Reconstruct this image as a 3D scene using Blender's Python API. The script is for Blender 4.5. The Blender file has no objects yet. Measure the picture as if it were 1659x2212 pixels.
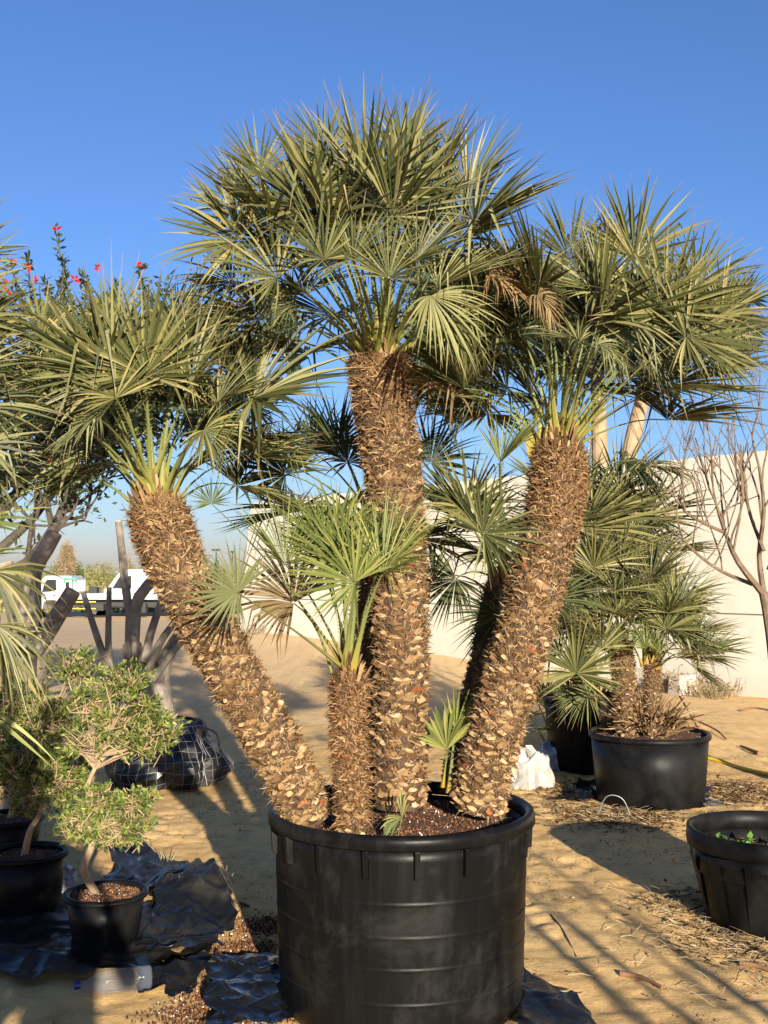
import bpy, math, random
from mathutils import Vector, Matrix, noise, Quaternion

V = Vector
C = bpy.context.scene.collection
scene = bpy.context.scene
PI = math.pi

# ---------------------------------------------------------------- camera, sky, sun, exposure
CAM_H, FPX, PITCH = 1.65, 1080.0, math.radians(3.29)
cam = bpy.data.cameras.new('camera')
cam.sensor_fit = 'VERTICAL'
cam.sensor_height = 24.0
cam.lens = 24.0 * FPX / 1024.0
cam.clip_start, cam.clip_end = 0.05, 3000
cam_o = bpy.data.objects.new('camera', cam)
cam_o.location = (0, 0, CAM_H)
cam_o.rotation_euler = (PI / 2 + PITCH, 0, 0)
C.objects.link(cam_o)
scene.camera = cam_o

SUN_AZ, SUN_EL = math.radians(14.0), math.radians(14.0)   # behind the camera, a little to its right
world = bpy.data.worlds.new('World')
scene.world = world
world.use_nodes = True
wn = world.node_tree
sky = wn.nodes.new('ShaderNodeTexSky')
sky.sky_type = 'NISHITA'
sky.sun_disc = False
sky.sun_elevation = SUN_EL
sky.sun_rotation = PI - SUN_AZ
sky.air_density, sky.dust_density, sky.ozone_density = 1.2, 0.45, 7.0
tint = wn.nodes.new('ShaderNodeMix'); tint.data_type = 'RGBA'; tint.blend_type = 'MULTIPLY'
tint.inputs[0].default_value = 1.0
tint.inputs[7].default_value = (1.12, .925, 1.0, 1)      # dusty air: a little less green
wn.links.new(sky.outputs['Color'], tint.inputs[6])
wn.links.new(tint.outputs[2], wn.nodes['Background'].inputs['Color'])
wn.nodes['Background'].inputs['Strength'].default_value = 0.083

S = V((math.sin(SUN_AZ) * math.cos(SUN_EL), -math.cos(SUN_AZ) * math.cos(SUN_EL), math.sin(SUN_EL)))
sun = bpy.data.lights.new('sun', 'SUN')
sun.energy, sun.angle, sun.color = 5.0, math.radians(0.53), (1.0, 0.91, 0.76)
sun_o = bpy.data.objects.new('sun', sun)
sun_o.rotation_euler = S.to_track_quat('Z', 'Y').to_euler()
C.objects.link(sun_o)

scene.view_settings.view_transform = 'Standard'
scene.view_settings.look = 'None'
scene.view_settings.exposure = 1.12
scene.view_settings.gamma = 1.0
scene.cycles.max_bounces = 6
scene.cycles.transparent_max_bounces = 8

# ---------------------------------------------------------------- measuring helpers
cp, sp = math.cos(PITCH), math.sin(PITCH)

def PT(u, v, Y):
    "world point seen at photo position (u, v of a 1659x2212 view) at the distance Y"
    x, y = (u - 829.5) / 2.16, (1106 - v) / 2.16
    d = V((x, -sp * y + cp * FPX, cp * y + sp * FPX))
    t = Y / d.y
    return V((d.x * t, Y, CAM_H + d.z * t))

def GP(u, v, z=0.0):
    "world point of the level z seen at (u, v)"
    x, y = (u - 829.5) / 2.16, (1106 - v) / 2.16
    d = V((x, -sp * y + cp * FPX, cp * y + sp * FPX))
    t = (z - CAM_H) / d.z
    return V((d.x * t, d.y * t, z))

def smooth(a, b, x):
    t = min(1, max(0, (x - a) / (b - a)))
    return t * t * (3 - 2 * t)

WALL_A, WALL_B = V((-3.26, 25.0)), V((5.05, 14.2))
WD = (WALL_B - WALL_A).normalized()

def gz(x, y):
    "height of the sand at x, y"
    n = noise.noise(V((x * .35, y * .35, 3.1))) * .05 * smooth(5, 9, y)
    n += noise.noise(V((x * 1.7, y * 1.7, 1.2))) * .017
    n += noise.noise(V((x * 5.1, y * 5.1, 7.7))) * .009
    n += noise.noise(V((x * 13, y * 13, 5.7))) * .0045 * (1 - smooth(7, 12, y))
    # trodden, dimpled sand in front
    m = noise.noise(V((x * 9, y * 9, 4.4)))
    n += (-.014 * max(0, m - .12)) * 1.6
    z = n - .55 * smooth(22, 48, y)
    # sand blown up against the wall
    p = V((x, y)) - WALL_A
    along = p.dot(WD)
    d = abs(p.x * WD.y - p.y * WD.x)
    if -1 < along < 30:
        z += (.32 * (1 - smooth(2, 12, along)) + .03) * math.exp(-d / 2.2) * smooth(-1, .5, along)
    z += .22 * math.exp(-(((x - 1.9) / 1.5) ** 2 + ((y - 11.3) / 1.6) ** 2))
    return z

# ---------------------------------------------------------------- object helpers
def tag(o, label=None, cat=None, group=None, kind=None):
    if label: o['label'] = label
    if cat: o['category'] = cat
    if group: o['group'] = group
    if kind: o['kind'] = kind
    return o

def empty(name, loc, label, cat, group=None):
    o = bpy.data.objects.new(name, None)
    o.empty_display_size = .1
    o.location = loc
    C.objects.link(o)
    return tag(o, label, cat, group)

class MB:
    "collects geometry for ONE mesh"
    def __init__(self, org=(0, 0, 0)):
        self.v, self.f, self.m, self.a, self.org = [], [], [], [], V(org)
    def vert(self, p, a=0.0):
        self.v.append((p[0] - self.org.x, p[1] - self.org.y, p[2] - self.org.z))
        self.a.append(a)
        return len(self.v) - 1
    def face(self, idx, m=0):
        self.f.append(idx); self.m.append(m)
    def quad(self, a, b, c, d, m=0, at=(0, 0, 0, 0)):
        i = [self.vert(p, q) for p, q in zip((a, b, c, d), at)]
        self.face(i, m)
    def tri(self, a, b, c, m=0, at=(0, 0, 0)):
        i = [self.vert(p, q) for p, q in zip((a, b, c), at)]
        self.face(i, m)
    def tube(self, pts, rad, n=6, m=0, caps=True, flat=1.0, attr=None):
        "tapered tube along pts"
        pts = [V(p) for p in pts]
        rings = []
        up = V((0, 0, 1))
        prev = None
        for i, p in enumerate(pts):
            d = (pts[min(i + 1, len(pts) - 1)] - pts[max(i - 1, 0)])
            if d.length < 1e-9: d = V((0, 0, 1))
            d.normalize()
            if prev is None:
                s = d.cross(up)
                if s.length < .05: s = d.cross(V((0, 1, 0)))
                s.normalize()
            else:
                s = prev - d * prev.dot(d)
                if s.length < 1e-6: s = d.cross(V((0, 1, 0)))
                s.normalize()
            prev = s
            t = s.cross(d)
            r = rad[i] if isinstance(rad, (list, tuple)) else rad
            at = attr[i] if attr else i / max(1, len(pts) - 1)
            rings.append([self.vert(p + s * (math.cos(2 * PI * k / n) * r) + t * (math.sin(2 * PI * k / n) * r * flat), at) for k in range(n)])
        for a, b in zip(rings, rings[1:]):
            for k in range(n):
                self.face((a[k], a[(k + 1) % n], b[(k + 1) % n], b[k]), m)
        if caps:
            self.face(tuple(reversed(rings[0])), m)
            self.face(tuple(rings[-1]), m)
        return rings
    def lathe(self, prof, c, n=48, m=0, wob=0.0, seed=0):
        "prof: list of (r, z)"
        c = V(c)
        rings = []
        for r, z in prof:
            ring = []
            for k in range(n):
                a = 2 * PI * k / n
                w = 1 + wob * noise.noise(V((math.cos(a) * 1.3 + seed, math.sin(a) * 1.3, z * .8)))
                ring.append(self.vert((c.x + math.cos(a) * r * w, c.y + math.sin(a) * r * w, c.z + z)))
            rings.append(ring)
        for a, b in zip(rings, rings[1:]):
            for k in range(n):
                self.face((a[k], a[(k + 1) % n], b[(k + 1) % n], b[k]), m)
        return rings
    def box(self, c, sx, sy, sz, M=None, m=0, taper=1.0):
        c = V(c)
        P = []
        for z in (-1, 1):
            k = taper if z > 0 else 1
            for x, y in ((-1, -1), (1, -1), (1, 1), (-1, 1)):
                q = V((x * sx / 2 * k, y * sy / 2 * k, z * sz / 2))
                if M: q = M @ q
                P.append(self.vert(c + q))
        for f in ((3, 2, 1, 0), (4, 5, 6, 7), (0, 1, 5, 4), (1, 2, 6, 5), (2, 3, 7, 6), (3, 0, 4, 7)):
            self.face(tuple(P[i] for i in f), m)
    def prism(self, poly, y0, y1, m=0):
        "outline in x, z pulled from y0 to y1"
        a = [self.vert((x, y0, z)) for x, z in poly]
        b = [self.vert((x, y1, z)) for x, z in poly]
        n = len(poly)
        self.face(tuple(a), m); self.face(tuple(reversed(b)), m)
        for k in range(n):
            self.face((a[(k + 1) % n], a[k], b[k], b[(k + 1) % n]), m)
    def build(self, name, mats, parent=None, smooth_=False, bevel=0):
        me = bpy.data.meshes.new(name)
        me.from_pydata(self.v, [], self.f)
        if not isinstance(mats, (list, tuple)): mats = [mats]
        for mm in mats: me.materials.append(mm)
        if len(mats) > 1:
            me.polygons.foreach_set('material_index', self.m)
        at = me.attributes.new('along', 'FLOAT', 'POINT')
        at.data.foreach_set('value', self.a)
        if smooth_:
            me.polygons.foreach_set('use_smooth', [True] * len(me.polygons))
        me.update()
        o = bpy.data.objects.new(name, me)
        C.objects.link(o)
        if parent is not None:
            o.parent = parent
        else:
            o.location = self.org
        if bevel:
            b = o.modifiers.new('bevel', 'BEVEL'); b.width = bevel; b.segments = 2; b.limit_method = 'ANGLE'
        return o

def curve(pts, n):
    "Catmull-Rom through pts"
    pts = [V(p) for p in pts]
    P = [pts[0] * 2 - pts[1]] + pts + [pts[-1] * 2 - pts[-2]]
    out = []
    segs = len(pts) - 1
    for i in range(n + 1):
        t = i / n * segs
        k = min(int(t), segs - 1); t -= k
        a, b, c, d = P[k:k + 4]
        out.append(.5 * ((2 * b) + (c - a) * t + (2 * a - 5 * b + 4 * c - d) * t * t + (3 * b - a - 3 * c + d) * t ** 3))
    return out

def bez(a, b, c, n):
    return [a * (1 - t) ** 2 + b * 2 * t * (1 - t) + c * t * t for t in [i / n for i in range(n + 1)]]

# ---------------------------------------------------------------- materials
def newmat(name):
    m = bpy.data.materials.new(name)
    m.use_nodes = True
    nt = m.node_tree
    return m, nt, nt.nodes['Principled BSDF'], nt.nodes['Material Output']

def lk(nt, a, b): nt.links.new(a, b)

def ntex(nt, scale, detail=6, rough=.6, kind='noise', obj=True):
    tc = nt.nodes.new('ShaderNodeTexCoord')
    t = nt.nodes.new('ShaderNodeTexNoise' if kind == 'noise' else 'ShaderNodeTexVoronoi')
    t.inputs['Scale'].default_value = scale
    if kind == 'noise':
        t.inputs['Detail'].default_value = detail
        t.inputs['Roughness'].default_value = rough
    lk(nt, tc.outputs['Object' if obj else 'Generated'], t.inputs['Vector'])
    return t

def ramp(nt, src, stops):
    r = nt.nodes.new('ShaderNodeValToRGB')
    e = r.color_ramp.elements
    while len(e) < len(stops): e.new(.5)
    for k, (p, c) in enumerate(stops):
        e[k].position = p
        e[k].color = (*c, 1) if len(c) == 3 else c
    lk(nt, src, r.inputs['Fac'])
    return r.outputs['Color']

def mix(nt, fac, a, b, mode='MIX'):
    n = nt.nodes.new('ShaderNodeMix')
    n.data_type = 'RGBA'; n.blend_type = mode
    for s, sock in ((fac, n.inputs[0]), (a, n.inputs[6]), (b, n.inputs[7])):
        if isinstance(s, (int, float)): sock.default_value = s
        elif isinstance(s, tuple): sock.default_value = (*s, 1)
        else: lk(nt, s, sock)
    return n.outputs[2]

def bump(nt, bsdf, h, strength=.5, dist=.01):
    b = nt.nodes.new('ShaderNodeBump')
    b.inputs['Strength'].default_value = strength
    b.inputs['Distance'].default_value = dist
    lk(nt, h, b.inputs['Height'])
    lk(nt, b.outputs['Normal'], bsdf.inputs['Normal'])

def simple(name, c1, c2=None, scale=8, rough=.6, bs=.3, bd=.004, bscale=None, spec=.5, metal=0, lo=.35, hi=.65):
    m, nt, b, o = newmat(name)
    c2 = c2 or tuple(x * .7 for x in c1)
    t = ntex(nt, scale)
    lk(nt, ramp(nt, t.outputs['Fac'], [(lo, c1), (hi, c2)]), b.inputs['Base Color'])
    b.inputs['Roughness'].default_value = rough
    b.inputs['Specular IOR Level'].default_value = spec
    b.inputs['Metallic'].default_value = metal
    if bs:
        t2 = ntex(nt, bscale or scale * 4)
        bump(nt, b, t2.outputs['Fac'], bs, bd)
    return m

def island(name, stops, rough=.6, spec=.3, trans=0.0, tip=None, tip_at=(.86, .97), big=None, vary=False):
    "colour drawn per loose piece; optional brown tips by the stored 'along' value"
    m, nt, b, o = newmat(name)
    g = nt.nodes.new('ShaderNodeNewGeometry')
    col = ramp(nt, g.outputs['Random Per Island'], stops)
    if big:
        t = ntex(nt, big[0], 3)
        f = ramp(nt, t.outputs['Fac'], [(.4, (0, 0, 0)), (.62, (1, 1, 1))])
        col = mix(nt, f, col, mix(nt, 1.0, col, big[1], 'MULTIPLY'))
    if tip or vary:
        oi = nt.nodes.new('ShaderNodeObjectInfo')
        col = mix(nt, 1.0, col, ramp(nt, oi.outputs['Random'], [(0, (.72, .76, .74)), (.5, (1, 1, 1)), (1, (1.22, 1.15, 1.1))]), 'MULTIPLY')
    if tip:
        a = nt.nodes.new('ShaderNodeAttribute'); a.attribute_name = 'along'
        f = ramp(nt, a.outputs['Fac'], [(tip_at[0], (0, 0, 0)), (tip_at[1], (1, 1, 1))])
        col = mix(nt, f, col, tip)
    lk(nt, col, b.inputs['Base Color'])
    b.inputs['Roughness'].default_value = rough
    b.inputs['Specular IOR Level'].default_value = spec
    if trans:
        tr = nt.nodes.new('ShaderNodeBsdfTranslucent')
        lk(nt, mix(nt, 1.0, col, (1.3, 1.35, .7), 'MULTIPLY'), tr.inputs['Color'])
        ms = nt.nodes.new('ShaderNodeMixShader')
        ms.inputs[0].default_value = trans
        lk(nt, b.outputs[0], ms.inputs[1]); lk(nt, tr.outputs[0], ms.inputs[2])
        lk(nt, ms.outputs[0], o.inputs['Surface'])
    return m

M = {}
M['leaf'] = island('palm_leaf', [(0, (.034, .039, .014)), (.35, (.092, .098, .033)), (.7, (.175, .17, .06)), (1, (.34, .305, .13))],
                   rough=.48, spec=.3, trans=.12, tip=(.27, .17, .085), tip_at=(.84, .98), vary=True)
M['leaf_fresh'] = island('fresh_palm_leaf', [(0, (.085, .108, .026)), (.5, (.165, .19, .05)), (1, (.3, .295, .095))],
                         rough=.48, spec=.3, trans=.18, tip=(.27, .18, .08), tip_at=(.9, .99), vary=True)
M['leaf_pale'] = island('pale_palm_leaf', [(0, (.17, .18, .075)), (.5, (.23, .235, .1)), (1, (.3, .29, .14))],
                        rough=.5, spec=.35, trans=.2, tip=(.3, .2, .1), tip_at=(.88, .99))
M['leaf_dry'] = island('dry_palm_leaf', [(0, (.16, .1, .045)), (.5, (.27, .18, .085)), (1, (.36, .26, .13))],
                       rough=.7, spec=.2, trans=.15, tip=(.2, .11, .05), tip_at=(.75, 1))
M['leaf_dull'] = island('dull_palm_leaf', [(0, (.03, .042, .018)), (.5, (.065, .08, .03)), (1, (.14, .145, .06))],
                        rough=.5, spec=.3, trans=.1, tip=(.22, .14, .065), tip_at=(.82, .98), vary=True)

def petiole_mat():
    m, nt, b, o = newmat('palm_petiole')
    a = nt.nodes.new('ShaderNodeAttribute'); a.attribute_name = 'along'
    c = ramp(nt, a.outputs['Fac'], [(0, (.38, .22, .03)), (.13, (.27, .24, .05)), (.4, (.17, .19, .06)), (1, (.15, .17, .06))])
    t = ntex(nt, 60)
    c = mix(nt, .5, c, mix(nt, t.outputs['Fac'], c, mix(nt, 1.0, c, (.5, .5, .45), 'MULTIPLY')))
    lk(nt, c, b.inputs['Base Color']); b.inputs['Roughness'].default_value = .5
    return m
M['petiole'] = petiole_mat()
M['fibre'] = island('trunk_fibre', [(0, (.06, .034, .016)), (.4, (.14, .085, .04)), (.75, (.25, .16, .08)), (1, (.38, .27, .15))], rough=.85, spec=.15)
M['fibre_red'] = island('red_trunk_fibre', [(0, (.06, .03, .013)), (.4, (.14, .074, .032)), (.75, (.25, .14, .06)), (1, (.36, .23, .115))], rough=.85, spec=.15)
M['core'] = simple('trunk_core', (.055, .03, .016), (.11, .065, .035), 25, .9, .8, .02)
M['stub'] = island('leaf_stub', [(0, (.2, .11, .05)), (.35, (.36, .225, .105)), (.8, (.5, .345, .18)), (1, (.56, .43, .26))], rough=.75, spec=.2,
                   big=(55, (.6, .52, .42)))
M['stub_red'] = island('orange_leaf_stub', [(0, (.26, .06, .018)), (1, (.36, .12, .04))], rough=.7, spec=.2)
M['sliver'] = island('leaf_sliver', [(0, (.09, .048, .02)), (.5, (.2, .115, .05)), (1, (.38, .25, .125))], rough=.8, spec=.2)

def plastic(name, base, dust, sc=2.2, rough=.45, amount=(.48, .75), streak=True, spec=.13):
    "black plastic with blotches of dried dust"
    m, nt, b, o = newmat(name)
    t = ntex(nt, sc, 9, .68)
    t.inputs['Distortion'].default_value = .5
    f = ramp(nt, t.outputs['Fac'], [(amount[0], (0, 0, 0)), (amount[1], (1, 1, 1))])
    t2 = ntex(nt, sc * 9, 8, .7)
    f = mix(nt, .55, f, mix(nt, 1.0, f, t2.outputs['Fac'], 'MULTIPLY'))
    if streak:
        tc = nt.nodes.new('ShaderNodeTexCoord'); mp = nt.nodes.new('ShaderNodeMapping')
        mp.inputs['Scale'].default_value = (14, 14, 1.2)
        lk(nt, tc.outputs['Object'], mp.inputs['Vector'])
        t3 = nt.nodes.new('ShaderNodeTexNoise'); t3.inputs['Scale'].default_value = 2; t3.inputs['Detail'].default_value = 5
        lk(nt, mp.outputs[0], t3.inputs['Vector'])
        g = ramp(nt, t3.outputs['Fac'], [(.5, (0, 0, 0)), (.9, (.25, .25, .25))])
        f = mix(nt, 1.0, f, g, 'ADD')
    lk(nt, mix(nt, f, base, dust), b.inputs['Base Color'])
    lk(nt, mix(nt, f, (rough,) * 3, (rough + .2,) * 3), b.inputs['Roughness'])
    lk(nt, mix(nt, f, (spec,) * 3, (spec * .3,) * 3), b.inputs['Specular IOR Level'])
    t4 = ntex(nt, 30, 5)
    bump(nt, b, t4.outputs['Fac'], .12, .006)
    return m
M['pot'] = plastic('pot_plastic', (.0045, .0045, .0047), (.03, .029, .027), 3.6, .36, (.5, .74))
M['pot_plain'] = plastic('plain_pot_plastic', (.005, .005, .0055), (.024, .023, .021), 3.0, .38, (.42, .75), False)
M['sheet'] = plastic('sheet_plastic', (.006, .006, .007), (.045, .04, .03), 5, .3, (.45, .75), False, .5)
M['bag_black'] = plastic('bag_plastic', (.005, .005, .005), (.035, .03, .024), 6, .24, (.5, .8), False, .5)

def soil_mat(name, a, c):
    m, nt, b, o = newmat(name)
    t = ntex(nt, 60, 8, .7)
    lk(nt, ramp(nt, t.outputs['Fac'], [(.35, a), (.65, c)]), b.inputs['Base Color'])
    b.inputs['Roughness'].default_value = .95
    bump(nt, b, t.outputs['Fac'], .9, .02)
    return m
M['soil'] = soil_mat('potting_soil', (.03, .012, .006), (.12, .05, .022))
M['grain'] = island('soil_grain', [(0, (.035, .015, .008)), (.5, (.12, .05, .02)), (.8, (.22, .1, .045)), (.955, (.25, .14, .08)), (.96, (.55, .5, .43)), (1, (.62, .58, .52))], rough=.9, spec=.2)

def sand_mat():
    m, nt, b, o = newmat('sand')
    big = ntex(nt, .55, 5, .6)
    mid = ntex(nt, 6, 8, .68)
    fine = ntex(nt, 90, 6, .7)
    c = ramp(nt, big.outputs['Fac'], [(.3, (.66, .405, .16)), (.55, (.74, .49, .21)), (.75, (.76, .54, .265))])
    c2 = ramp(nt, mid.outputs['Fac'], [(.32, (.62, .58, .52)), (.5, (1, 1, 1)), (.75, (1.08, 1.05, 1))])
    c = mix(nt, .75, c, mix(nt, 1.0, c, c2, 'MULTIPLY'))
    # crumbs of dark litter
    sp_ = ntex(nt, 34, 3, .6)
    patch = ntex(nt, 1.6, 4)
    s1 = ramp(nt, sp_.outputs['Fac'], [(.655, (0, 0, 0)), (.69, (1, 1, 1))])
    s2 = ramp(nt, patch.outputs['Fac'], [(.44, (0, 0, 0)), (.6, (1, 1, 1))])
    c = mix(nt, mix(nt, 1.0, s1, s2, 'MULTIPLY'), c, (.075, .045, .022))
    c3 = ramp(nt, fine.outputs['Fac'], [(.3, (.78, .75, .7)), (.6, (1.05, 1.05, 1.05))])
    c = mix(nt, .7, c, mix(nt, 1.0, c, c3, 'MULTIPLY'))
    # paler packed ground farther off
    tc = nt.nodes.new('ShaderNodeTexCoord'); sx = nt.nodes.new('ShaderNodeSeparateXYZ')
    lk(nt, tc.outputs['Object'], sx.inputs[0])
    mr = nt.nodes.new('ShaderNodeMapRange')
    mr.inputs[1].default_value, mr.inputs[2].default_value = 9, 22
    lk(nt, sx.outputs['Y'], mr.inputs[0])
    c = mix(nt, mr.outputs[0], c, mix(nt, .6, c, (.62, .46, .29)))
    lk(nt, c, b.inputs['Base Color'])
    b.inputs['Roughness'].default_value = .95
    b.inputs['Specular IOR Level'].default_value = .1
    add = nt.nodes.new('ShaderNodeMath'); add.operation = 'MULTIPLY_ADD'; add.inputs[1].default_value = .35
    lk(nt, fine.outputs['Fac'], add.inputs[0]); lk(nt, mid.outputs['Fac'], add.inputs[2])
    bump(nt, b, add.outputs[0], .45, .035)
    return m
M['sand'] = sand_mat()

def wall_mat():
    m, nt, b, o = newmat('rendered_wall')
    t = ntex(nt, .35, 6, .6); t2 = ntex(nt, 3, 6, .6)
    c = ramp(nt, t.outputs['Fac'], [(.3, (.64, .60, .49)), (.7, (.69, .65, .54))])
    c = mix(nt, .35, c, mix(nt, 1.0, c, ramp(nt, t2.outputs['Fac'], [(.3, (.74, .72, .69)), (.6, (1, 1, 1))]), 'MULTIPLY'))
    tc = nt.nodes.new('ShaderNodeTexCoord'); sx = nt.nodes.new('ShaderNodeSeparateXYZ')
    lk(nt, tc.outputs['Object'], sx.inputs[0])
    f = ramp(nt, sx.outputs['Z'], [(.0, (1, 1, 1)), (.45, (0, 0, 0))])
    c = mix(nt, mix(nt, 1.0, f, t2.outputs['Fac'], 'MULTIPLY'), c, (.52, .44, .34))
    lk(nt, c, b.inputs['Base Color']); b.inputs['Roughness'].default_value = .85
    b.inputs['Specular IOR Level'].default_value = .2
    bump(nt, b, t2.outputs['Fac'], .15, .01)
    return m
M['wall'] = wall_mat()
M['joint'] = simple('wall_joint', (.36, .31, .25), (.3, .26, .21), 6, .9, 0)
M['bark_grey'] = simple('grey_bark', (.13, .108, .085), (.27, .225, .17), 9, .9, .6, .02, 22)
M['bark_pale'] = simple('pale_bark', (.25, .17, .095), (.4, .28, .165), 5, .85, .4, .01, 30)
M['bark_dark'] = simple('dark_bark', (.05, .038, .03), (.1, .08, .06), 9, .95, .6, .02, 22)
M['bark_tan'] = simple('tan_bark', (.26, .175, .1), (.4, .29, .18), 14, .85, .5, .006, 50)
M['bark_twig'] = simple('twig_bark', (.11, .075, .045), (.19, .13, .08), 14, .85, .4, .006, 40)
M['cut_wood'] = simple('cut_wood', (.5, .34, .2), (.38, .22, .12), 10, .85, .3, .005)
M['dead_wood'] = simple('dead_wood', (.16, .075, .035), (.26, .14, .07), 14, .9, .4, .005)
M['olive'] = island('olive_leaf', [(0, (.035, .06, .012)), (.4, (.09, .13, .024)), (.8, (.2, .23, .045)), (1, (.34, .33, .09))], rough=.45, spec=.4, trans=.18)
M['twig'] = island('olive_twig', [(0, (.2, .14, .08)), (1, (.42, .3, .17))], rough=.85, spec=.2)
M['tree_leaf'] = island('tree_leaf', [(0, (.016, .028, .008)), (.6, (.034, .054, .015)), (1, (.08, .1, .03))], rough=.45, spec=.4, trans=.15)
M['sword_leaf'] = island('sword_leaf', [(0, (.03, .05, .028)), (.6, (.055, .08, .04)), (1, (.1, .12, .05))], rough=.5, spec=.35, trans=.08)
M['flower'] = island('red_flower', [(0, (.42, .012, .01)), (1, (.6, .04, .02))], rough=.6, spec=.2, trans=.25)
M['scrub'] = island('scrub_leaf', [(0, (.13, .12, .035)), (.5, (.2, .18, .06)), (1, (.3, .26, .11))], rough=.8, spec=.1)
M['scrub_green'] = island('scrub_green_leaf', [(0, (.045, .07, .02)), (.5, (.085, .115, .032)), (1, (.15, .17, .05))], rough=.8, spec=.1)
M['scrub_dry'] = island('scrub_dry_leaf', [(0, (.2, .14, .075)), (1, (.36, .27, .16))], rough=.8, spec=.1)
M['litter'] = island('dry_litter', [(0, (.05, .025, .012)), (.5, (.14, .08, .035)), (.8, (.3, .2, .1)), (1, (.42, .33, .2))], rough=.9, spec=.1)
M['straw'] = island('straw', [(0, (.28, .2, .1)), (1, (.5, .4, .24))], rough=.8, spec=.15)
M['white'] = simple('white_paint', (.5, .52, .53), (.42, .43, .43), 3, .35, 0)
M['tyre'] = simple('tyre_rubber', (.018, .018, .018), (.03, .03, .03), 5, .8, 0)
M['steel'] = simple('wheel_steel', (.55, .55, .54), (.42, .42, .42), 4, .4, 0, metal=.3)
M['chassis'] = simple('chassis_paint', (.02, .02, .02), (.035, .033, .03), 4, .7, 0)
M['glass_dark'] = simple('tinted_glass', (.02, .025, .025), (.03, .035, .035), 2, .08, 0)
M['yellow'] = simple('yellow_paint', (.7, .6, .05), (.62, .52, .05), 4, .45, 0)
M['green'] = simple('green_paint', (.03, .33, .12), (.04, .38, .15), 4, .45, 0)
M['hose'] = simple('yellow_rubber', (.75, .56, .02), (.65, .47, .02), 6, .5, .1)
M['bag_white'] = simple('white_plastic', (.42, .4, .35), (.3, .28, .25), 5, .4, .3, .01, 18)
M['bag_grey'] = simple('grey_plastic', (.4, .42, .47), (.28, .3, .35), 6, .4, .3, .01, 18)
M['paper'] = simple('white_paper', (.75, .75, .74), (.68, .68, .67), 6, .6, .1)
M['wire'] = simple('thin_wire', (.3, .3, .3), (.2, .2, .2), 6, .5, 0, metal=.5)
M['concrete'] = simple('concrete_block', (.5, .43, .34), (.4, .34, .27), 8, .9, .4)
M['weed'] = island('weed_leaf', [(0, (.07, .16, .02)), (1, (.16, .3, .05))], rough=.5, spec=.3, trans=.25)
M['cap'] = simple('blue_plastic', (.01, .02, .2), (.01, .02, .16), 6, .4, 0)
M['ink'] = simple('grey_print', (.05, .05, .05), (.03, .03, .03), 6, .6, 0)
M['cloth'] = simple('dark_cloth', (.05, .06, .09), (.07, .08, .11), 12, .9, .2)
M['skin'] = simple('skin', (.45, .27, .18), (.4, .24, .16), 12, .5, 0)
M['hair'] = simple('dark_hair', (.015, .012, .01), (.03, .022, .018), 30, .6, .3)

def bottle_mat():
    m, nt, b, o = newmat('clear_plastic')
    b.inputs['Base Color'].default_value = (.28, .31, .36, 1)
    b.inputs['Roughness'].default_value = .12
    tr = nt.nodes.new('ShaderNodeBsdfTransparent')
    tr.inputs['Color'].default_value = (.95, .97, 1, 1)
    lw = nt.nodes.new('ShaderNodeLayerWeight'); lw.inputs['Blend'].default_value = .35
    f = ramp(nt, lw.outputs['Facing'], [(0, (.12, .12, .12)), (.5, (.25, .25, .25)), (1, (.75, .75, .75))])
    ms = nt.nodes.new('ShaderNodeMixShader')
    lk(nt, f, ms.inputs[0]); lk(nt, tr.outputs[0], ms.inputs[1]); lk(nt, b.outputs[0], ms.inputs[2])
    lk(nt, ms.outputs[0], o.inputs['Surface'])
    return m
M['clear'] = bottle_mat()

# ---------------------------------------------------------------- the setting: sand and wall
def build_ground():
    def axis(lo, hi, fine_lo, fine_hi, step, grow):
        xs = []
        x = fine_lo
        while x < fine_hi: xs.append(x); x += step
        s = step
        while x < hi: xs.append(x); s *= grow; x += s
        xs.append(hi)
        x, s, left = fine_lo, step, []
        while x > lo: s *= grow; x -= s; left.append(max(x, lo))
        return list(reversed(left)) + xs
    xs = axis(-900, 900, -2.2, 3.2, .022, 1.06)
    ys = axis(-300, 1600, 3.6, 8.6, .024, 1.04)
    mb = MB()
    for y in ys:
        for x in xs:
            mb.vert((x, y, gz(x, y)))
    n = len(xs)
    for j in range(len(ys) - 1):
        for i in range(n - 1):
            a = j * n + i
            mb.face((a, a + 1, a + n + 1, a + n))
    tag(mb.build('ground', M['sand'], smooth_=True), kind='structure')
build_ground()

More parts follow.
